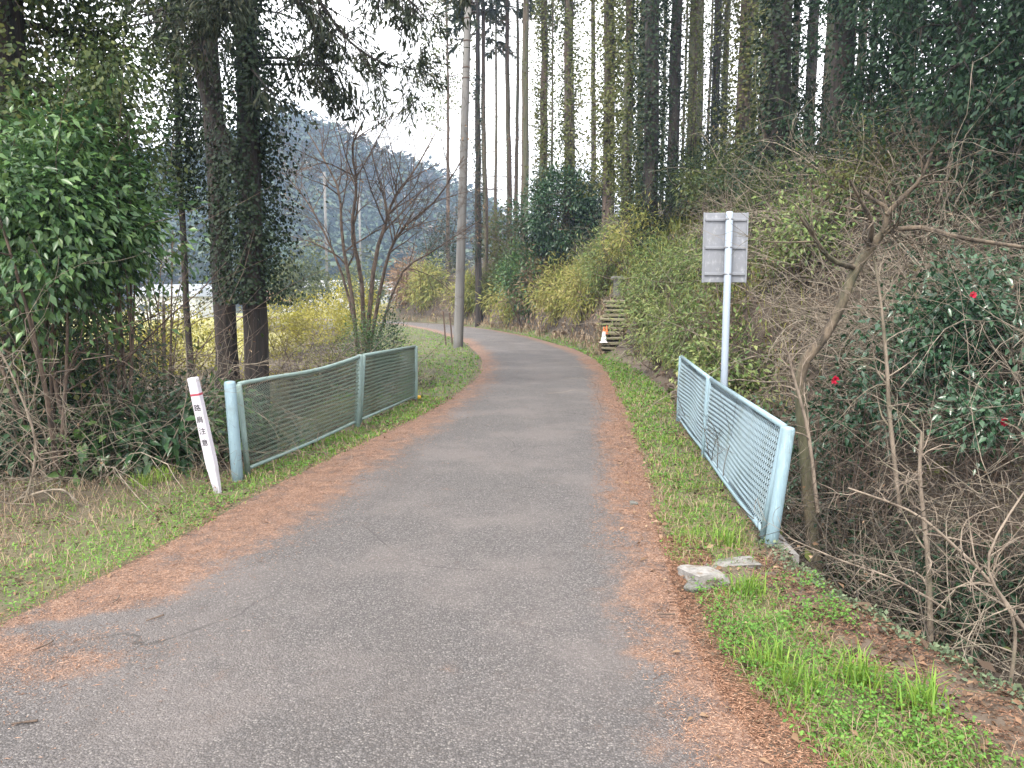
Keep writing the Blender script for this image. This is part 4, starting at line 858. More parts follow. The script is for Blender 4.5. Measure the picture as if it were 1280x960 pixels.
for a in [
 (1, 25, 6.9, 1.0, 'pale bare thicket in front of the ivy smothered trunk'), (0, 85, 6.7, 1.0, 'bare tangled thicket under the big laurel at the verge'),
 (3, 60, 7.4, .9, 'brown thicket in the shade of the laurel'), (0, 130, 7.3, .9, 'bare thicket below the olive shrub, near the limp leaved shrub'),
 (2, 190, 7.6, .8, 'low brown tangle around the loose glossy shrub'), (2, 255, 7.0, .55, 'small dry tangle behind the white marker post'),
 (3, 215, 9.6, .95, 'upright bare stems under the sunlit glossy shrub'), (1, 265, 11.2, 1.0, 'bare stems in front of the cleaner dark cedar'),
 (1, 305, 11.0, .95, 'bare fine stems in front of the darkest cedar'), (3, 345, 13.5, .8, 'brown scrub behind the sagging top rail'),
 (2, 375, 14, .95, 'brown scrub behind the middle of the long fence'), (3, 400, 15, .75, 'taller brown scrub behind the middle fence post'),
 (2, 425, 14.5, .9, 'low brown scrub near the far fence panel'), (0, 455, 15, .7, 'pale brown scrub at the foot of the forked tree'),
 (2, 535, 14.5, .45, 'small dark dry clump just past the far fence post'), (0, 495, 18, .75, 'bare scrub beside the upright dark green shrub'),
 (4, 1185, 9.4, 1.0, 'long pale whips arching out over the dark camellia'), (4, 1130, 8.8, .9, 'long pale whips fanning out behind the bent tree crown'), (4, 1265, 8.2, .9, 'long whips arching at the picture edge above the camellia'), (4, 1060, 10.5, .9, 'long whips arching in front of the rough reddish cedar'), (4, 1240, 4.4, .6, 'long budding whips arching over the gully at the corner'), (4, 70, 6.2, .6, 'long pale whips in front of the hollow under the laurel'), (4, 150, 6.6, .55, 'thin pale whips leaning before the limp leaved shrub'),
 (0, 1000, 9.5, 1.0, 'pale tangled scrub between the sign and the bent tree'), (1, 1040, 9.8, 1.1, 'tall tangled scrub behind the bent tree'),
 (1, 1080, 11, 1.2, 'tall scrub on the slope under the rough reddish cedar'),
 (0, 1140, 10.4, 1.3, 'wide pale scrub arching above the dark camellia'), (1, 1200, 10.0, 1.2, 'pale scrub of long whips before the huge dark crown'),
 (1, 1255, 9.2, 1.3, 'tall pale scrub of long whips at the picture edge'), (2, 1060, 7.9, 1.0, 'brown tangle at the root of the bent tree'),
 (2, 1120, 7.2, 1.0, 'brown tangle under the dark wavy sapling'), (3, 1180, 6.6, .8, 'brown tangle under the dark camellia'),
 (2, 1240, 6.0, 1.0, 'brown tangle under the small low camellia'), (2, 1090, 5.9, .75, 'dark tangle in the gully close to the fence post'),
 (2, 1150, 5.2, .75, 'brown tangle around the straight slim sapling'), (2, 1220, 4.7, .8, 'dense tangle in the gully in front of the saplings'),
 (2, 1270, 4.2, .75, 'brown tangle in the gully at the picture corner'), (2, 1030, 6.6, .6, 'small tangle leaning on the blue end post'),
 (3, 940, 12.5, .9, 'brown scrub behind the sign pole'), 
 (3, 585, 49, 1.5, 'grey bare scrub on the bank behind the utility pole'), (1, 545, 56, 1.6, 'grey bare scrub on the bank beyond the two stakes'),
 (0, 755, 30, 1.2, 'grey bare scrub above the stone post'), (1, 800, 29, 1.3, 'bare scrub between the ivy trunks above the steps'),
 (0, 905, 20, 1.2, 'bare scrub uphill from the sign plate'), (1, 1000, 15, 1.3, 'bare scrub before the dim cedar'),
]: thicket(*a)

# undergrowth and fallen leaves on the slopes: one mass
def scatter(n, x0, x1, y0, y1, g): return g.uniform(x0, x1, n), g.uniform(y0, y1, n)
g = np.random.default_rng(170)
G = Geo()
x, y = scatter(30000, .8, 16, 1.2, 34, g); r = x - ro_f(y)
k = (r > np.interp(y, [0, 4, 5, 12, 18, 22], [1.1, .9, .8, .9, .9, .5])) & (g.uniform(size=len(x)) < np.clip(14 / (x ** 2 + y ** 2) ** .5, .15, 1)); x, y = x[k], y[k]
x2, y2 = scatter(15000, -14, 0, 5.8, 22, g); l = lo_f(y2) - x2
k = (l > np.where(y2 < 6.4, 2.2, np.where(y2 < 12, .55, 3.2))) & (g.uniform(size=len(x2)) < .5); x, y = np.append(x, x2[k]), np.append(y, y2[k])
zz = ground(x, y) + g.uniform(0, .05, len(x)); C = np.stack([x, y, zz], 1)
D = norm(g.normal(0, 1, C.shape) * [1, 1, .35]); Nn = norm(g.normal(0, .45, C.shape) + [0, 0, 1]); sz = g.uniform(.05, .11, len(x)) * np.clip(y / 8, 1, 2.5)
tag(Geo().add(*leaves(C, D, Nn, sz, sz * .45, False)).obj('fallen_leaves', M['litter']), 'dry brown fallen leaves covering the slopes and the gully', 'leaf litter', kind='stuff')
def dense_twigs(n, x0, x1, y0, y1, cond, L, seed, hz=.25):
    g = np.random.default_rng(seed); x, y = scatter(n, x0, x1, y0, y1, g); k = cond(x, y); x, y = x[k], y[k]
    S = np.stack([x, y, ground(x, y) + g.uniform(-.05, hz, len(x))], 1)
    D = g.normal(0, 1, S.shape) * [1, 1, .5] + [0, 0, .45]
    l0 = sprout(S, D, g.uniform(.5, 1.4, len(x)) * L, g.uniform(.003, .0075, len(x)) * np.clip(y / 7, 1, 2.2), 5, .28, -.12, .35, g)
    return l0, sprout(*offshoots(*l0, 2, .2, .9, (25, 75), (.3, .7), .65, g), n=3, wander=.25, g=g)
gr = lambda x, y: (x - ro_f(y)) - np.interp(y, [0, 2.9, 4.7, 9, 14], [1.7, 1.25, .8, .8, .9])
def twig_stuff(name, label, mat, sets):
    G = Geo()
    for l0, l1 in sets: G.add(*tubes(*l0, 3)); G.add(*tubes(*l1, 3))
    return tag(G.obj(name, M[mat]), label, 'undergrowth', kind='stuff')
twig_stuff('undergrowth', 'tangled brown dead stems filling the gully and lower slope', 'vine_dark', [dense_twigs(3600, 1.6, 7.5, 2.0, 10, lambda x, y: (gr(x, y) > .1), 1.0, 171, .45)])
twig_stuff('undergrowth', 'pale dry stems matted over the upper hillside', 'vine', [dense_twigs(2800, 2.4, 13, 7, 18, lambda x, y: gr(x, y) > 1.6, 1.4, 172, .6), dense_twigs(900, 2.0, 6, 3, 10, lambda x, y: gr(x, y) > .6, 1.2, 173, 1.0)])
twig_stuff('undergrowth', 'dry brown stems matted under the trees beside the valley', 'vine', [dense_twigs(2600, -10, -2, 6.2, 14, lambda x, y: (lo_f(y) - x) > np.where(y < 7, 1.9 - (y - 6.2) * 1.2, 1.0), .9, 174, .35)])
# low green leaves among the dead stems
g = np.random.default_rng(175); x, y = scatter(24000, 1.6, 14, 3, 30, g); r = gr(x, y); k = (r > .15) & (wob(x, y, .8, 3) > .05); x, y = x[k], y[k]
n = len(x); C = np.stack([x, y, ground(x, y) + g.uniform(.02, .5, n)], 1); D = norm(g.normal(0, 1, C.shape) + [0, 0, .2]); Nn = norm(g.normal(0, .5, C.shape) + [0, 0, 1]); sz = g.uniform(.05, .10, n) * np.clip(y / 8, 1, 2.2)
tag(Geo().add(*leaves(C, D, Nn, sz, sz * .5, False)).obj('ground_cover', M['ivy']), 'low green creepers and ferns scattered over the hillside', 'ground cover', kind='stuff')
g = np.random.default_rng(176); x, y = scatter(60000, 1.8, 13, 4.5, 19, g); r = gr(x, y); k = (r > .7) & (wob(x, y, .6, 8) + .5 * wob(x, y, .23, 2) > -.1) & (g.uniform(size=len(x)) < np.clip(11 / y, .3, 1)); x, y = x[k], y[k]
n = len(x); hump = .25 + .35 * np.clip(wob(x, y, .45, 4) + .3, 0, 1)
C = np.stack([x, y, ground(x, y) + g.uniform(.02, 1, n) * hump], 1); D = norm(g.normal(0, 1, C.shape) + [0, 0, .1]); Nn = norm(g.normal(0, .5, C.shape) + [0, -.2, 1]); sz = g.uniform(.04, .085, n) * np.clip(y / 9, 1, 1.8)
tag(Geo().add(*leaves(C, D, Nn, sz, sz * .48, False)).obj('hillside_ground_cover', M['hill_leaf']), 'low mixed green and brown brush covering the slope behind the gully', 'ground cover', kind='stuff')
# bamboo grass and dry grass over the bank
def bladestuff(name, label, cat, mat, n, x0, x1, y0, y1, cond, H, W, seed, lean=(.3, 1.0)):
    g = np.random.default_rng(seed); x, y = scatter(n, x0, x1, y0, y1, g); k = cond(x, y, g); x, y = x[k], y[k]
    C = np.stack([x, y, ground(x, y) - .01], 1); f = np.clip(y / 14, .6, 3)
    return tag(Geo().add(*blades(C, g.uniform(.4, 1.2, len(x)) * H, W * f, g.uniform(*lean, len(x)), g)).obj(name, M[mat]), label, cat, kind='stuff')
bladestuff('bamboo_grass', 'yellow green bamboo grass covering the bank above the bend', 'bamboo grass', 'bamboo', 52000, 0, 14, 11, 48, lambda x, y, g: ((x - ro_f(y)) > np.interp(y, [11, 14, 20, 22, 30, 48], [1.3, 1.2, 1.0, 1.5, 1.4, 1.7])) & ((x - ro_f(y)) < np.interp(y, [11, 20, 26, 48], [3.0, 3.2, 4.5, 5])) & (np.abs(x - steps_x(y)) > np.where(y < 24.4, .55, 0)) & (g.uniform(size=len(x)) < .95 - .17 * (x - ro_f(y))), .55, .022, 180)
bladestuff('dry_grass', 'straw coloured dry grass hanging down the cut bank beside the bend', 'dry grass', 'dry_grass', 52000, -14, 6, 20, 56, lambda x, y, g: ((x - ro_f(y)) > .25) & ((x - ro_f(y)) < 2.4) & (np.abs(x - steps_x(y)) > np.where(y < 24.4, .42, 0)) & (wob(x, y, 1.1, 2) > -.4), .34, .016, 181, (.6, 1.3))
g = np.random.default_rng(183); n = 800; y = g.uniform(21.2, 24.2, n); sd2 = g.normal(0, 1, n); x = steps_x(y) + np.sign(sd2) * (.30 + .16 * np.abs(sd2))
C = np.stack([x, y, ground(x, y)], 1)
tag(Geo().add(*blades(C, g.uniform(.08, .22, n), .03, g.uniform(.5, 1.5, n), g)).obj('dry_grass', M['dry_grass']), 'dry grass creeping in over the ends of the hillside steps', 'dry grass', kind='stuff')
# verge grass and weeds
def verge(n, seed, p=1.6):
    g = np.random.default_rng(seed); u = g.uniform(size=n); a, b_ = 1.3, 46.0
    y = (a ** (1 - p) + u * (b_ ** (1 - p) - a ** (1 - p))) ** (1 / (1 - p))
    side = g.uniform(size=n) < .52
    x = np.where(side, lo_f(y) + .15 - g.uniform(0, 1, n) * np.where(y < 6.5, 3.6, np.where(y < 12, 1.3, 4.5)), ro_f(y) - .08 + g.uniform(0, 1.3, n))
    k = g.uniform(size=n) < grassmask(x, y) ** 1.3; x, y = x[k], y[k]
    return x, y, np.stack([x, y, ground(x, y) - .005], 1), g
x, y, C, g = verge(46000, 188, 1.5); H = g.uniform(.03, .10, len(x))
tag(Geo().add(*blades(C, H, .004 * np.clip(y / 4, .8, 5), g.uniform(.8, 1.6, len(x)), g)).obj('dead_grass', M['dry_grass']), 'dead straw lying among the green verge grass', 'dry grass', kind='stuff')
x, y, C, g = verge(120000, 190, 1.45)
tall = np.clip(wob(x, y, .35, 9), 0, 1)
H = (.022 + .05 * g.uniform(size=len(x)) ** 2 + .085 * tall * g.uniform(size=len(x)) ** 2) * np.clip(y / 10, 1, 1.25)
tag(Geo().add(*blades(C, H, .0038 * np.clip(y / 4, .8, 5), g.uniform(.2, 1.0, len(x)), g)).obj('grass', M['grass']), 'short green grass along both verges of the road', 'grass', kind='stuff')
x, y, C, g = verge(150000, 191, 1.75)
n = len(x); C[:, 2] += g.uniform(.0, .05, n) * (.4 + np.clip(wob(x, y, .4, 6), 0, 1)) + .005
D = norm(g.normal(0, 1, C.shape) * [1, 1, .4]); Nn = norm(g.normal(0, .4, C.shape) + [0, 0, 1]); sz = g.uniform(.010, .024, n) * np.clip(y / 5, .9, 4)
tag(Geo().add(*leaves(C, D, Nn, sz, sz * .75, False)).obj('weeds', M['weed']), 'bright small leaved weeds mixed into the verge grass', 'weeds', kind='stuff')
g = np.random.default_rng(189); n = 4200; y = g.uniform(3.2, 6.9, n); x = lo_f(y) - g.uniform(.0, 3.6, n); k = wob(x, y, .42, 6) + .5 * wob(x, y, .16, 1) + .5 - .22 * (lo_f(y) - x) > g.uniform(-.2, .5, n); x, y = x[k], y[k]
n2 = 3400; y2 = g.uniform(1.7, 4.1, n2); x2 = ro_f(y2) + g.uniform(.12, .85, n2); k = wob(x2, y2, .26, 2) > g.uniform(-.5, .8, n2); x, y = np.append(x, x2[k]), np.append(y, y2[k])
cx = np.repeat(x, 5); cy_ = np.repeat(y, 5); n = len(cx); C = np.stack([cx + g.normal(0, .012, n), cy_ + g.normal(0, .012, n), ground(cx, cy_) + g.uniform(.01, .07, n)], 1)
D = norm(g.normal(0, 1, C.shape) * [1, 1, .4]); Nn = norm(g.normal(0, .4, C.shape) + [0, 0, 1]); sz = g.uniform(.009, .022, n)
tag(Geo().add(*leaves(C, D, Nn, sz, sz * .6)).obj('weeds', M['weed']), 'leafy chickweed patches in the near verges', 'weeds', kind='stuff')
g = np.random.default_rng(187); n = 7000; y = g.uniform(3.2, 7.2, n); x = lo_f(y) - g.uniform(.1, 4, n); k = wob(x, y, .5, 11) > g.uniform(-.2, 1, n); x, y = x[k], y[k]
n2 = 2400; y2 = g.uniform(1.6, 4.6, n2); x2 = ro_f(y2) + np.where(g.uniform(size=n2) < .07, g.uniform(.1, .3, n2), g.uniform(.55, 1.35, n2)); k = gr(x2, y2) < .05; x, y = np.append(x, x2[k]), np.append(y, y2[k])
C = np.stack([x, y, ground(x, y) + g.uniform(.004, .02, len(x))], 1); sz = g.uniform(.015, .05, len(x))
tag(Geo().add(*leaves(C, norm(g.normal(0, 1, C.shape) * [1, 1, .3]), norm(g.normal(0, .4, C.shape) + [0, 0, 1]), sz, sz * .5)).obj('leaf_litter', M['litter_mix']), 'brown leaf scraps and bark bits among the near verge weeds', 'leaf litter', kind='stuff')
n = 70000; y = 1.5 + 3.4 * g.uniform(size=n) ** .8; x = ro_f(y) + np.where(g.uniform(size=n) < .55, g.uniform(-.08, .30, n), g.uniform(.5, 1.5, n)); k = (gr(x, y) < .03) & (wob(x, y, .35, 3) > g.uniform(-1.2, .6, n)); x, y = x[k], y[k]; n = len(x)
C = np.stack([x, y, ground(x, y) + .004], 1); sz = g.uniform(.012, .05, n)
tag(Geo().add(*leaves(C, norm(g.normal(0, 1, C.shape) * [1, 1, .12]), norm(g.normal(0, .25, C.shape) + [0, 0, 1]), sz, .003, False)).obj('cedar_needles', M['needle']), 'fallen cedar needles on the bare strip beside the gully', 'needles', kind='stuff')
g = np.random.default_rng(186); n = 5200; y = g.uniform(4.5, 13, n); sd2 = g.uniform(size=n) < .5; x = np.where(sd2, ro_f(y) + g.uniform(0, .8, n), lo_f(y) - g.uniform(0, .6, n)); k = (wob(x, y, .4, 12) + np.where(sd2, np.clip((x - ro_f(y)) * 1.6 - .4, 0, 1), .2)) > g.uniform(0, 1.1, n); x, y = x[k], y[k]
C = np.stack([x, y, ground(x, y) + g.uniform(.008, .035, len(x))], 1); sz = g.uniform(.02, .06, len(x))
tag(Geo().add(*leaves(C, norm(g.normal(0, 1, C.shape) * [1, 1, .3]), norm(g.normal(0, .4, C.shape) + [0, 0, 1]), sz, sz * .45)).obj('leaf_litter', M['litter_mix']), 'brown leaf scraps gathered along the feet of both fences', 'leaf litter', kind='stuff')
# cut dry grass on the near verge
g = np.random.default_rng(192); n = 19000; y = g.uniform(3.4, 7.1, n); x = lo_f(y) - g.uniform(.25, 4.4, n); k = g.uniform(size=n) < sstep(.2, 1.4, lo_f(y) - x) * (.5 + .5 * wob(x, y, .5)); x, y = x[k], y[k]
C = np.stack([x, y, ground(x, y) + .01], 1)
tag(Geo().add(*blades(C, g.uniform(.04, .16, len(x)), .0045, g.uniform(.9, 1.6, len(x)), g)).obj('dry_grass', M['dry_grass']), 'flattened dry grass on the verge below the bare thicket', 'dry grass', kind='stuff')
# tall tufts on the near verges
g = np.random.default_rng(193)
tp = [(P(955, 870, 3.1)), (P(1000, 900, 2.9)), (P(1150, 930, 2.75)), (P(905, 690, 4.75)), (P(935, 760, 3.9)), (P(180, 625, 6.1)), (P(205, 612, 6.3)), (P(1075, 905, 2.9))]
Cs = np.concatenate([np.array([[q[0], q[1], gz(q[0], q[1])]]) + g.normal(0, .045, (70, 3)) * [1, 1, 0] for q in tp])
tag(Geo().add(*blades(Cs, g.uniform(.08, .2, len(Cs)), .006, g.uniform(.2, .9, len(Cs)), g)).obj('grass_tufts', M['grass']), 'taller bright tufts of grass standing in the verges', 'grass', kind='stuff')
# grey green moss leaves along the gully lip
g = np.random.default_rng(194); n = 2600; y = g.uniform(1.6, 5.2, n); x = ro_f(y) + np.interp(y, [0, 2.9, 4.7, 9], [1.7, 1.2, .74, .74]) + g.normal(0, .05, n) - .02
C = np.stack([x, y, ground(x, y) + g.uniform(0, .03, n)], 1); D = norm(g.normal(0, 1, C.shape)); Nn = norm(g.normal(0, .5, C.shape) + [0, 0, 1]); sz = g.uniform(.012, .03, n)
tag(Geo().add(*leaves(C, D, Nn, sz, sz * .8, False)).obj('moss', M['moss_leaf']), 'grey green creeping plants along the lip of the gully', 'ground cover', kind='stuff')
# fallen cedar needles
g = np.random.default_rng(195); n = 150000; u = g.uniform(size=n); y = 2.0 * (20 / 2.0) ** u
xl, xr = lo_f(y) - .15, ro_f(y) + np.where(y < 4.6, 1.1, .2); x = np.where(g.uniform(size=n) < .5, xl + g.uniform(0, 1.5, n), xr - g.uniform(0, np.where(y < 4.6, 1.4, .7), n))
off = (x > ro_f(y))
k = g.uniform(size=n) < np.where(off, .5, needlemask(x, y) * .8 + .012); x, y = x[k], y[k]; n = len(x)
inr = (x > lo_f(y) - .1) & (x < ro_f(y) + .1)
sx = np.clip((x - lo_f(y) + .12) / (ro_f(y) - lo_f(y) + .24), 0, 1)
z = np.where(inr, np.maximum(ground(x, y), .008 + .018 * (1 - (2 * sx - 1) ** 2) + .006 * wob(x, y, .8, 2) * np.minimum(1, np.minimum(sx, 1 - sx) * 8)), ground(x, y)) + .003
C = np.stack([x, y, z], 1); D = norm(g.normal(0, 1, C.shape) * [1, 1, .12] + [0, 0, .05]); Nn = norm(g.normal(0, .25, C.shape) + [0, 0, 1])
Lz = g.uniform(.010, .028, n) * np.where(g.uniform(size=n) < .015, 2.2, 1)
tag(Geo().add(*leaves(C, D, Nn, Lz, .0026 * np.clip(y / 4, 1, 3), False)).obj('cedar_needles', M['needle']), 'rust coloured fallen cedar needles along both edges of the road', 'needles', kind='stuff')
g = np.random.default_rng(196); n = 300; y = g.uniform(2.2, 9, n); x = np.where(g.uniform(size=n) < .7, ro_f(y) + g.uniform(-.25, 1.2, n), lo_f(y) - g.uniform(-.2, 2.8, n)); x = np.where((y > 4.8) & (x > ro_f(y) + .7), ro_f(y), x)
C = np.stack([x, y, np.maximum(ground(x, y), .012) + .012], 1); sz = g.uniform(.025, .06, n)
tag(Geo().add(*leaves(C, norm(g.normal(0, 1, C.shape) * [1, 1, .2]), norm(g.normal(0, .4, C.shape) + [0, 0, 1]), sz, sz * .5)).obj('fallen_leaves', M['dry_leaf']), 'single pale dry leaves lying on the verges', 'leaf litter', kind='stuff')
# ------------------------------------------------------------------ fences
def post(parent, a, b_, r, mat, k=14, name='post'):
    a, b_ = np.array(a), np.array(b_); d = norm(b_ - a)
    pts = np.array([a, a + (b_ - a) * .5, b_ - d * r * .5, b_ - d * r * .12, b_])
    V, Q, T = tubes(pts[None], np.array([[r, r, r, r * .86, r * .25]]), k, True)
    return Geo().add(V, Q, T).obj(name, mat, parent)
def rail(parent, pts, r, mat, name, n=12, k=10):
    p = smoothpath(pts, n) if len(pts) > 2 else np.linspace(pts[0], pts[1], 3)
    V, Q, T = tubes(p[None], np.full((1, len(p)), r), k, True)
    return Geo().add(V, Q, T).obj(name, mat, parent)
def wire_mesh(parent, b0, b1, top, mat, pitch=.050, r=.0022, seed=0, belly=.02):
    """chain link: wires that zigzag upwards and hook into their neighbours; b0,b1 bottom corners, top(f) -> top point"""
    g = np.random.default_rng(seed); b0, b1 = np.array(b0), np.array(b1); L = np.linalg.norm(b1 - b0); n = int(L / pitch)
    nz = 34; u = norm(b1 - b0); nrm = np.cross(u, [0, 0, 1])
    paths = np.zeros((n, nz, 3))
    for i in range(n):
        f0 = (i + .5) / n
        for j in range(nz):
            f = f0 + ((.5 if (j % 2) else -.5) * 1.0) / n
            f = min(max(f, 0), 1); v = j / (nz - 1)
            lo = b0 + (b1 - b0) * f; hi = np.array(top(f))
            q = lo + (hi - lo) * v
            q = q + nrm * (belly * math.sin(math.pi * v) * math.sin(f * 7 + seed) + .003 * (1 if j % 2 else -1))
            paths[i, j] = q
    V, Q, T = tubes(paths, np.full((n, nz), r), 3)
    o = Geo().add(V, Q, T).obj('wire_mesh', mat, parent); o['kind'] = 'stuff'
    return o
def loc(root, q): return np.array(q, float) - np.array(root.location)
# long fence on the valley side
A = P(299, 604, 6.47); A[2] = 0.0; Bm = P(452, 536, 9.3); Bm[2] = 0.0; Ce = P(519, 500, 11.9); Ce[2] = 0.0
Bm = A + (Ce - A) * .52; 
fl = thing('chain_link_fence', 'long mossy green chain link bridge fence with a sagging top rail', 'fence', A)
At = P(287, 476, 6.47); Bt = P(450, 445, Bm[1]); Ct = P(519, 433, 11.9)
O = lambda q: loc(fl, q)
post(fl, O(A - [0, 0, .3]), O(At), .050, M['blue_paint'])
u = norm(Ce - A)
a1b = A + u * .16; a1t = At + u * .15 + [0, 0, -.045]; z1 = .10
post(fl, O(a1b + [0, 0, .02]), O(a1t), .026, M['green_paint'], name='side_rail')
post(fl, O(Bm - [0, 0, .25] - u * .0), O(Bt + [0, 0, .02]), .038, M['green_paint'])
post(fl, O(Bm + u * .13 + [0, 0, -.05]), O(Bt + u * .13), .028, M['green_paint'], name='side_rail')
post(fl, O(Ce - [0, 0, .3]), O(Ct + [0, 0, .01]), .040, M['green_paint'])
sag = lambda f: a1t + (Bt - u * .05 - a1t) * f + np.array([0, 0, -.038]) * math.sin(math.pi * min(1, f / 1.15)) ** 2 + np.array([.02, 0, 0]) * math.sin(f * 3.1)
rail(fl, [O(sag(f)) for f in (0, .2, .4, .55, .7, .85, 1)], .021, M['green_paint'], 'top_rail', 24)
rail(fl, [O(Bt + u * .13), O(Ct)], .021, M['green_paint'], 'top_rail')
rail(fl, [O(a1b + [0, 0, .08]), O(a1b + (Bm - a1b) * .5 + [0, 0, .06]), O(Bm + [0, 0, .07])], .017, M['green_paint'], 'bottom_rail')
rail(fl, [O(Bm + u * .13 + [0, 0, .07]), O(Ce + [0, 0, .06])], .017, M['green_paint'], 'bottom_rail')
wire_mesh(fl, O(a1b + u * .02 + [0, 0, .09]), O(Bm - u * .03 + [0, 0, .08]), lambda f: O(sag(f)) - [0, 0, .02], M['wire_green'], seed=1, r=.0062, pitch=.040)
wire_mesh(fl, O(Bm + u * .16 + [0, 0, .08]), O(Ce - u * .03 + [0, 0, .07]), lambda f: O(Bt + u * .13) + (O(Ct) - O(Bt + u * .13)) * f - [0, 0, .02], M['wire_green'], seed=2, r=.0062, pitch=.040)
post(fl, O(Ce + u * .06 + [.05, -.05, 0]), O(Ce + u * .06 + [.05, -.05, .07]), .03, M['yellow'], name='reflector')
# blue fence on the hillside
A = P(957, 692, 4.72); A[2] = 0.0; Ce = P(848, 527, 9.8); Ce[2] = 0.0; Bm = P(874, 572, 7.2); Bm[2] = 0.0; Bm = A + (Ce - A) * .55
fr = thing('chain_link_fence', 'pale blue chain link bridge fence leaning out over the gully before the sign', 'fence', A)
O = lambda q: loc(fr, q)
At = P(986, 533, 4.72); Bt = P(887, 473, Bm[1]); Ct = P(852, 446, 9.8); u = norm(Ce - A)
post(fr, O(A - [0, 0, .3]), O(At), .042, M['blue_paint'])
a1b = A + u * .11; a1t = At + u * .11 - [0, 0, .02]
post(fr, O(a1b), O(a1t), .024, M['blue_paint'], name='side_rail')
post(fr, O(Bm - [0, 0, .25]), O(Bt + [0, 0, .02]), .036, M['blue_paint'])
post(fr, O(Bm - u * .11), O(Bt - u * .11), .022, M['blue_paint'], name='side_rail')
post(fr, O(Ce - [0, 0, .3]), O(Ct + [0, 0, .01]), .036, M['blue_paint'])
for b0, b1, t0, t1, sd_ in ((a1b, Bm - u * .11, a1t, Bt - u * .11, 3), (Bm, Ce, Bt, Ct, 4)):
    rail(fr, [O(t0), O(t1)], .022, M['blue_paint'], 'top_rail'); rail(fr, [O(b0 + [0, 0, .07]), O(b0 + (b1 - b0) * .5 + [0, 0, .05]), O(b1 + [0, 0, .06])], .018, M['blue_paint'], 'bottom_rail')
    wire_mesh(fr, O(b0 + [0, 0, .08]), O(b1 + [0, 0, .07]), lambda f, t0=t0, t1=t1: O(t0) + (O(t1) - O(t0)) * f - [0, 0, .02], M['wire_blue'], seed=sd_, r=.0094, pitch=.042)
# climbing stems on the blue mesh
g = np.random.default_rng(200)
vs = thing('climbing_vine', 'thin dry vine climbing the mesh of the pale blue fence', 'vine', A)
fpos = np.array([.3, .36, .42, .46]); S = np.array([O(A + (Ce - A) * f + [-.02, 0, .1]) for f in fpos]); l0 = sprout(S, np.tile([.05, .1, 1], (4, 1)), g.uniform(.4, .75, 4), .004, 9, .12, 0, .5, g); l1 = sprout(*offshoots(*l0, 5, .2, 1, (30, 70), (.2, .4), .7, g), n=5, wander=.1, g=g)
tube_part('stem', M['vine_dark'], vs, [l0, l1], 4)
# concrete bridge edges under the fences
def kerb(label, p, q, wd, h, z0):
    p, q = np.array(p), np.array(q); u = norm(q - p); nrm = np.cross(u, [0, 0, 1]); root = thing('bridge_kerb', label, 'kerb', p)
    V = []
    nseg = 14; G = Geo(); ss = np.linspace(0, 1, nseg); L = np.linalg.norm(q - p)
    prof = [(-wd, z0), (-wd, h - .02), (-wd + .02, h), (wd - .02, h), (wd, h - .02), (wd, z0)]
    gg = np.random.default_rng(5)
    V = np.array([u * L * s_ + nrm * (a + gg.normal(0, .004)) + np.array([0, 0, b_ + gg.normal(0, .004)]) for s_ in ss for a, b_ in prof])
    I = np.arange(len(V)).reshape(nseg, 6)
    Q = np.stack([I[:-1], np.roll(I[:-1], -1, 1), np.roll(I[1:], -1, 1), I[1:]], -1).reshape(-1, 4)
    T = [(0, i, i + 1) for i in range(1, 5)] + [((nseg - 1) * 6, (nseg - 1) * 6 + i + 1, (nseg - 1) * 6 + i) for i in range(1, 5)]
    G.add(V, Q, np.array(T)).obj('edge_beam', M['concrete'], root, False)
kerb('mossy concrete bridge edge under the pale blue fence', A - u * .05 + [.09, 0, 0], Ce + u * .1 + [.09, 0, 0], .11, -.03, -1.9)
A2 = np.array(fl.location); C2 = P(519, 500, 11.9); C2[2] = 0
kerb('mossy concrete bridge edge under the long green fence', A2 - np.array([.05, 0, 0]), C2 - np.array([.05, 0, 0]), .12, -.03, -1.6)
# broken concrete corner on the verge
def rock(name, label, cat, p, dims, seed, mat, rz=0):
    import bmesh
    bm = bmesh.new(); bmesh.ops.create_cube(bm, size=1); bmesh.ops.subdivide_edges(bm, edges=bm.edges[:], cuts=4, use_grid_fill=True)
    gg = np.random.default_rng(seed); ph = gg.uniform(0, 6, 6)
    for v in bm.verts:
        c = v.co.copy(); s_ = 1 - .28 * (c.length ** 2 - .25) 
        n_ = math.sin(c.x * 5 + ph[0]) * math.sin(c.y * 6 + ph[1]) + math.sin(c.z * 7 + ph[2] + c.x * 4)
        v.co = Vector((c.x * dims[0], c.y * dims[1], c.z * dims[2])) * (s_ + .07 * n_)
    me = bpy.data.meshes.new(name); bm.to_mesh(me); bm.free()
    for f in me.polygons: f.use_smooth = seed % 2 == 0
    o = link(name, me, M[mat]); o.location = p; o.rotation_euler = (gg.normal(0, .06), gg.normal(0, .06), rz)
    return tag(o, label, cat)
q = P(878, 738, 4.12); rock('concrete_block', 'broken grey concrete block set in the verge before the blue fence post', 'concrete block', (q[0], q[1], -.015), (.20, .26, .16), 3, 'pale_concrete', .3)
q = P(910, 722, 4.3); rock('concrete_slab', 'flat mossy concrete slab between the broken block and the fence post', 'concrete slab', (q[0] + .02, q[1] + .08, -.004), (.36, .16, .04), 5, 'concrete', .1)
for i, (px, py, d, lb) in enumerate([(792, 634, .05, 'small grey stone lying on the needles near the blue fence'), (866, 745, .08, 'small flat stone touching the broken concrete block'), (1170, 902, .05, 'little pale stone on the brown litter at the gully lip')]):
    y = CAMZ / ((py - 375) / F) * .99; q = P(px, py, y); rock('stone', lb, 'stone', (q[0], q[1], gz(q[0], q[1]) + .012), (d * 1.3, d, d * .7), 10 + 2 * i, 'stone', i)
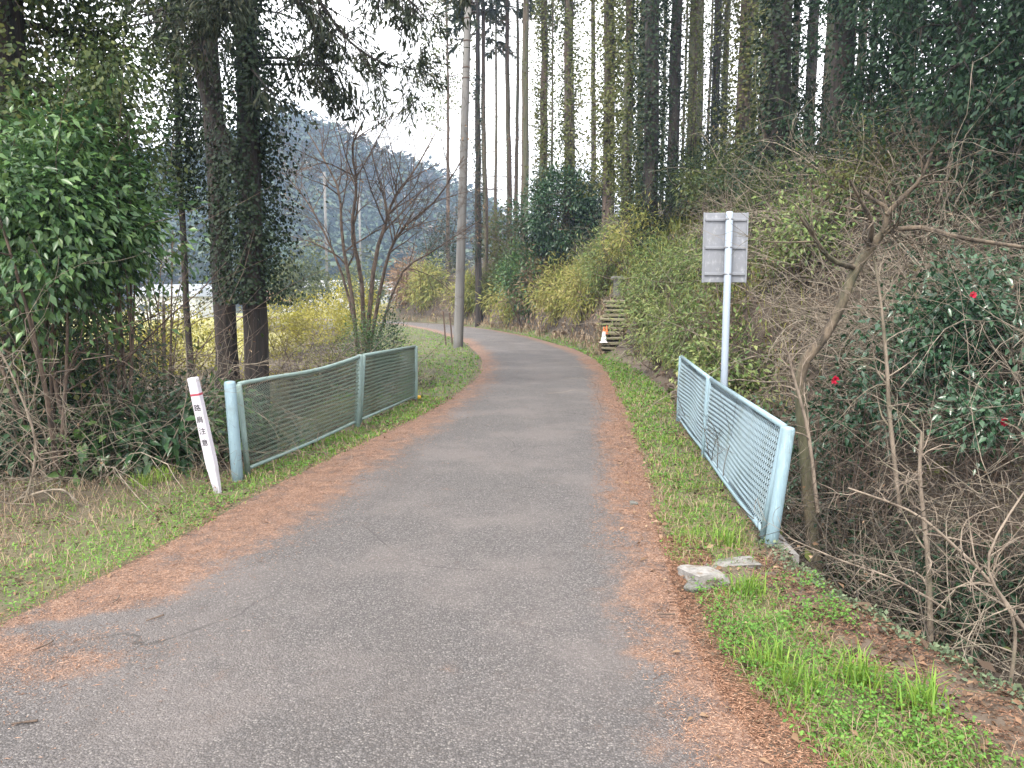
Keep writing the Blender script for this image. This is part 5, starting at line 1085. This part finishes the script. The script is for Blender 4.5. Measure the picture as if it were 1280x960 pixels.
# sticks on the asphalt
for i, (px, py, lb) in enumerate([(206, 791, 'short brown stick lying alone on the asphalt'), (150, 765, 'thin reddish twig on the needle strip edge'), (68, 827, 'dark twig lying in the round patch of needles'), (50, 940, 'broken twig on the asphalt near the picture corner'), (843, 790, 'bent rusty twig on the needles before the broken block')]):
    y = CAMZ / ((py - 375) / F); q = P(px, py, y); g = np.random.default_rng(300 + i)
    l0 = sprout(np.zeros((1, 3)), np.array([[g.normal(), g.normal() * .4, 0]]), .09, .005, 6, .08, 0, .6, g); l0[0][:, :, 2] = 0
    o = Geo().add(*tubes(*l0, 6, True)).obj('twig', M['brown_bark']); o.location = (q[0], q[1], .032); tag(o, lb, 'twig')

# ------------------------------------------------------------------ marker post with lettering
base = P(273, 622, 6.05); base[2] = gz(base[0], base[1]); top = P(241, 472, 5.98)
mk = thing('marker_post', 'white tapered marker post with red band and black lettering, leaning beside the fence', 'marker post', base)
ax = Vector(top - base); Lm = ax.length
rot = ax.to_track_quat('Z', 'Y').to_euler()
def frame_to(): # local axes of the leaning post: z along the post, -y towards the road user
    z = ax.normalized(); yv = Vector((.12, 1, 0)); yv = (yv - z * yv.dot(z)).normalized(); xv = yv.cross(z)
    return Matrix((xv, yv, z)).transposed()
RM = frame_to(); q4 = RM.to_quaternion()
def prism(parent, prof, mat, name, sides=4):
    """rounded square section; prof: (z, halfwidth)"""
    G = Geo(); sec = []
    for cx, cy_ in ((1, -1), (1, 1), (-1, 1), (-1, -1)):
        for k in (0, 1, 2):
            a0 = math.atan2(cy_, cx); aa = a0 + (k - 1) * .5; sec.append((cx * .78 + math.cos(aa) * .22 * 1.2, cy_ * .78 + math.sin(aa) * .22 * 1.2))
    sec = np.array(sec); n = len(sec)
    V = np.array([(s_[0] * h, s_[1] * h * .8, z) for z, h in prof for s_ in sec]); I = np.arange(len(V)).reshape(len(prof), n)
    Q = np.stack([I[:-1], np.roll(I[:-1], -1, 1), np.roll(I[1:], -1, 1), I[1:]], -1).reshape(-1, 4)
    c = len(V); V = np.concatenate([V, [(0, 0, prof[0][0]), (0, 0, prof[-1][0])]])
    T = [(c, I[0][(i + 1) % n], I[0][i]) for i in range(n)] + [(c + 1, I[-1][i], I[-1][(i + 1) % n]) for i in range(n)]
    o = G.add(V, Q, np.array(T)).obj(name, mat, parent, False); o.rotation_mode = 'QUATERNION'; o.rotation_quaternion = q4
    return o
prism(mk, [(-.15, .016), (0, .022), (.10, .030), (.19, .034), (.215, .037), (.23, .0382), (.6, .0375), (Lm - .012, .036), (Lm, .032)], M['white_plastic'], 'shaft')
prism(mk, [(Lm - .147, .0382), (Lm - .130, .0381)], M['red_band'], 'red_band')
for i, ch in enumerate('路肩注意'):
    cu = bpy.data.curves.new('lettering', 'FONT'); cu.body = ch; cu.size = .060; cu.align_x = 'CENTER'; cu.align_y = 'CENTER'; cu.extrude = .0006; cu.offset = .0004
    tmp = bpy.data.objects.new('lettering_tmp', cu); COL.objects.link(tmp); dg = bpy.context.evaluated_depsgraph_get()
    me = bpy.data.meshes.new_from_object(tmp.evaluated_get(dg)); bpy.data.objects.remove(tmp); bpy.data.curves.remove(cu); me.name = 'lettering'; me.materials.clear()
    o = link('lettering', me, M['ink'], mk); o.rotation_mode = 'QUATERNION'
    o.rotation_quaternion = (RM @ Matrix.Rotation(math.pi / 2, 3, 'X')).to_quaternion()
    o.location = RM @ Vector((0, -.0322, Lm - .25 - i * .098))

# ------------------------------------------------------------------ sign seen from behind
y = 8.6
pb = P(903, 545, y); pb[2] = gz(pb[0], y) - .3; pt = P(912, 264, y)
sg = thing('road_sign', 'back of a grey metal sign on a pale pole behind the blue fence', 'sign', (pb[0], pb[1], pb[2] + .3))
O = lambda q: loc(sg, q)
post(sg, O(pb), O(pt), .041, M['pole_paint'], 16, 'pole')
cz = P(906, 309, y)
tl, br = P(880, 266, y + .09), P(932, 353, y + .09)
x0, x1, z0, z1 = O(tl)[0], O(br)[0], O(br)[2], O(tl)[2]; yy = .09
V, Q = box(x0, x1, yy - .006, yy + .006, z0, z1); o = Geo().add(V, Q).obj('plate', M['sign_back'], sg, False); bevel(o, .004)
for nm, bx_ in (('rim', (x0 - .004, x0 + .012)), ('rim', (x1 - .012, x1 + .004))):
    V, Q = box(bx_[0], bx_[1], yy - .016, yy + .008, z0 - .003, z1 + .003); Geo().add(V, Q).obj(nm, M['sign_back'], sg, False)
H_ = z1 - z0
for f in (.12, .5, .9):
    V, Q = box(x0 + .02, x1 - .02, yy - .026, yy - .006, z0 + H_ * f - .014, z0 + H_ * f + .014); o = Geo().add(V, Q).obj('bracket', M['sign_back'], sg, False); bevel(o, .003)
    cxp = O(pb)[0] + (O(pt)[0] - O(pb)[0]) * ((z0 + H_ * f) - O(pb)[2]) / (O(pt)[2] - O(pb)[2])
    rail(sg, [np.array([cxp, .005, z0 + H_ * f - .012]), np.array([cxp, .005, z0 + H_ * f + .012])], .046, M['sign_back'], 'clamp', k=16)

# ------------------------------------------------------------------ utility pole, wires, stakes
y = 26.0
b0 = P(572, 433, y); b0[2] = gz(b0[0], y); t0 = P(585, 9, y - .2)
up_ = thing('utility_pole', 'tall leaning grey concrete utility pole on the grass inside the bend', 'utility pole', b0)
O = lambda q: loc(up_, q)
n = 16; p = np.linspace(O(b0) - [0, 0, .5], O(t0), n); V, Q, T = tubes(p[None], np.linspace(.175, .115, n)[None], 20, True)
Geo().add(V, Q, T).obj('shaft', M['pole_concrete'], up_)
for f in (.80, .83, .905, .968):
    c = O(b0) + (O(t0) - O(b0)) * f; rr = .175 - .06 * f + .010
    rail(up_, [c - [0, 0, .02], c + [0, 0, .02]], rr, M['rust'], 'band', k=20)
for i in range(15):
    f = .2 + i * .05; c = O(b0) + (O(t0) - O(b0)) * f; sgn = 1 if i % 2 else -1; rr = .168 - .06 * f
    rail(up_, [c + [sgn * rr, 0, 0], c + [sgn * (rr + .11), 0, .01]], .010, M['rust'], 'step_bolt', k=5)
far_pole_y = 120.0
q = P(410, 385, far_pole_y); fp = thing('utility_pole', 'distant pale utility pole standing by the white buildings', 'utility pole', (q[0], far_pole_y, gz(q[0], far_pole_y)))
tq = P(410, 215, far_pole_y); hh_ = tq[2] - fp.location.z
rail(fp, [np.array([0, 0, -.5]), np.array([0, 0, hh_])], .22, M['pole_concrete'], 'shaft', k=8)
V, Q = box(-1.1, 1.1, -.06, .06, hh_ - .9, hh_ - .75); Geo().add(V, Q).obj('crossarm', M['pole_concrete'], fp, False)
q = P(452, 385, 135); fp2 = thing('utility_pole', 'thin distant utility pole half hidden by the forked tree stems', 'utility pole', (q[0], 135, gz(q[0], 135))); tq = P(452, 240, 135)
rail(fp2, [np.array([0, 0, -.5]), np.array([0, 0, tq[2] - fp2.location.z])], .2, M['pole_concrete'], 'shaft', k=8)
ft = np.array([fp.location.x, far_pole_y, fp.location.z + hh_ - .75]); nt_ = np.array(b0) + (np.array(t0) - np.array(b0)) * .83
for i, dz in enumerate((0, .28, .62)):
    a, c = nt_ + [-.12, 0, dz], ft + [(-.9, 0, .9)[i], 0, 0]
    s_ = np.linspace(0, 1, 26)[:, None]; p = a * (1 - s_) + c * s_; p[:, 2] -= 2.2 * (4 * s_[:, 0] * (1 - s_[:, 0]))
    o = Geo().add(*tubes(p[None], np.full((1, 26), .012), 4)).obj('power_line', M['wire_black'])
    tag(o, ('lowest thin cable strung from the utility pole across the valley', 'middle thin cable strung from the utility pole across the valley', 'topmost thin cable strung from the utility pole across the valley')[i], 'cable', 'cables from the utility pole')
for px0, py0, px1, py1, lb in ((558, 422, 554, 389, 'rusty iron stake farther from the utility pole, beside the road'), (566, 426, 562, 391, 'rusty iron stake closer to the utility pole, beside the road')):
    a, c = P(px0, py0, 27.5), P(px1, py1, 27.5); a[2] = gz(a[0], a[1]) - .2
    root = thing('stake', lb, 'stake', a); V, Q = box(-.028, .028, -.014, -.006, 0, 1); V2, Q2 = box(-.028, -.018, -.0065, .03, 0, 1)
    G = Geo().add(V, Q).add(V2, Q2); me = G.mesh('angle_iron', False); Lh = c - a
    for v in me.vertices: v.co = Vector((v.co.x + Lh[0] * v.co.z, v.co.y + Lh[1] * v.co.z, v.co.z * Lh[2]))
    link('angle_iron', me, M['rust'], root)

# ------------------------------------------------------------------ steps, cones, stone post
st0 = np.array([steps_x(21.3), 21.3, gz(steps_x(21.3), 21.2)])
st = thing('hillside_steps', 'worn timber edged steps climbing the grassy bank above the cone', 'steps', st0)
g = np.random.default_rng(220)
for i in range(11):
    yv = 21.25 + i * .235; zt = .12 + (i + 1) * .132; xc = steps_x(yv) + g.normal(0, .02); wd = .34 + g.normal(0, .05)
    V, Q = box(-wd, wd, -.05, .24, -.07, 0); V[:, 0] += g.normal(0, .012, 8); V[:, 2] += g.normal(0, .012, 8) + g.normal(0, .015) * np.sign(V[:, 0])
    me = Geo().add(V, Q).mesh('step', False); o = link('step', me, M['step_wood'], st); o.location = (xc - st0[0], yv - st0[1], zt - st0[2]); bevel(o, .012)
def cone(label, x, y, z, body, tip, s=1.0):
    root = thing('traffic_cone', label, 'traffic cone', (x, y, z), scale=s)
    V, Q = box(-.18, .18, -.18, .18, 0, .03); o = Geo().add(V, Q).obj('base', body, root, False); bevel(o, .01)
    def lathe(pr, nm, mt):
        zz = np.array([[0, 0, q[1]] for q in pr]); V, Q, T = tubes(zz[None], np.array([[q[0] for q in pr]]), 20, True); Geo().add(V, Q, T).obj(nm, mt, root)
    lathe([(.145, .03), (.135, .05), (.065, .49), (.064, .495)], 'body', body); lathe([(.0655, .495), (.063, .5), (.038, .66), (.032, .70), (.02, .705)], 'tip', tip)
cx_ = P(755, 420, 21.45); zc = .38
cone('white traffic cone with orange tip standing on the hillside steps', cx_[0], 21.45, zc, M['cone_white'], M['orange'], .64)
cone('faded orange traffic cone half hidden behind the white cone', cx_[0] + .14, 21.95, zc + .22, M['orange'], M['orange'], .36)
q = P(772, 362, 24.6); zq = gz(q[0], 24.6) - .05
sp = thing('stone_post', 'small weathered stone post with a flat cap above the steps', 'stone post', (q[0], 24.6, zq)); tz_ = P(772, 346, 24.6)[2] - zq
V, Q = box(-.13, .13, -.12, .12, -.2, tz_ - .07); o = Geo().add(V, Q).obj('shaft', M['stone'], sp, False); bevel(o, .02)
V, Q = box(-.23, .23, -.2, .2, tz_ - .068, tz_ + .02); V[4:, :2] *= .8; o = Geo().add(V, Q).obj('cap', M['stone'], sp, False); bevel(o, .02)

# ------------------------------------------------------------------ the village across the valley
def house(label, px, y, wd, dp, hg, wall, roof, pitch, rows, cols, z=None):
    x = PX(px, y, 375); zz = gz(x, y) - .3 if z is None else z
    root = thing('house', label, 'building', (x, y, zz))
    V, Q = box(-wd / 2, wd / 2, 0, dp, 0, hg); Geo().add(V, Q).obj('wall', wall, root, False)
    e = .5
    if pitch > 0:
        V = np.array([(-wd / 2 - e, -e, hg + .01), (wd / 2 + e, -e, hg + .01), (wd / 2 + e, dp + e, hg + .01), (-wd / 2 - e, dp + e, hg + .01), (-wd / 2 + .4, dp / 2, hg + pitch), (wd / 2 - .4, dp / 2, hg + pitch)])
        Geo().add(V, [(0, 1, 5, 4), (2, 3, 4, 5), (0, 3, 2, 1)], [(1, 2, 5), (3, 0, 4)]).obj('roof', roof, root, False)
    else:
        V, Q = box(-wd / 2 - .15, wd / 2 + .15, -.15, dp + .15, hg + .01, hg + .4); Geo().add(V, Q).obj('roof', roof, root, False)
    for r_ in range(rows):
        for c_ in range(cols):
            cx = -wd / 2 + wd * (c_ + .5) / cols; cz_ = hg * (r_ + .55) / rows
            V, Q = box(cx - wd / cols * .28, cx + wd / cols * .28, -.06, .02, cz_ - .6, cz_ + .6); f_ = Geo().add(V, Q).obj('window', M['house_wall'], root, False)
            V, Q = box(cx - wd / cols * .25, cx + wd / cols * .25, -.08, -.062, cz_ - .52, cz_ + .52); Geo().add(V, Q).obj('pane', M['window_glass'], f_, False)
house('large white flat roofed building across the valley behind the forked tree', 408, 150, 9, 8, 6.2, M['house_wall'], M['house_wall'], 0, 2, 3)
house('long low white building beside the large white one across the valley', 440, 160, 12, 9, 5.0, M['house_wall'], M['roof_tile'], 1.6, 1, 4)
house('low pale house with grey roof between the darkest cedar and the white building', 372, 140, 9, 8, 3.6, M['house_wall'], M['roof_tile'], 1.8, 1, 3)
house('small house with orange roof at the field edge beside the darkest cedar', 334, 110, 6, 6, 2.4, M['house_wall'], M['roof_orange'], 1.5, 1, 2)
house('grey roofed house farther along the valley beside the far bend', 470, 150, 9, 8, 3.8, M['house_grey'], M['roof_tile'], 1.8, 1, 3)
house('pale house low in the valley glimpsed past the laurel', 205, 120, 10, 8, 4.0, M['house_wall'], M['roof_tile'], 2.0, 1, 3)
house('white house in the valley glimpsed between laurel and cedars', 240, 150, 9, 8, 5.0, M['house_wall'], M['roof_tile'], 1.8, 2, 3)

# ------------------------------------------------------------------ haze over the valley
HZ = True
if HZ:
    V, Q = box(-905, 905, -65, 1405, -4.5, 118)
    o = Geo().add(V, Q).obj('haze', None, None, False)
    m = bpy.data.materials.new('haze_air'); m.use_nodes = True; t = m.node_tree; t.nodes.clear()
    mo = t.nodes.new('ShaderNodeOutputMaterial'); pv = t.nodes.new('ShaderNodeVolumePrincipled'); pv.inputs['Color'].default_value = (.43, .58, .82, 1); pv.inputs['Density'].default_value = .00095; pv.inputs['Anisotropy'].default_value = .2
    t.links.new(pv.outputs[0], mo.inputs['Volume']); o.data.materials.append(m); tag(o, 'thin bluish haze filling the valley air', 'haze', kind='stuff')
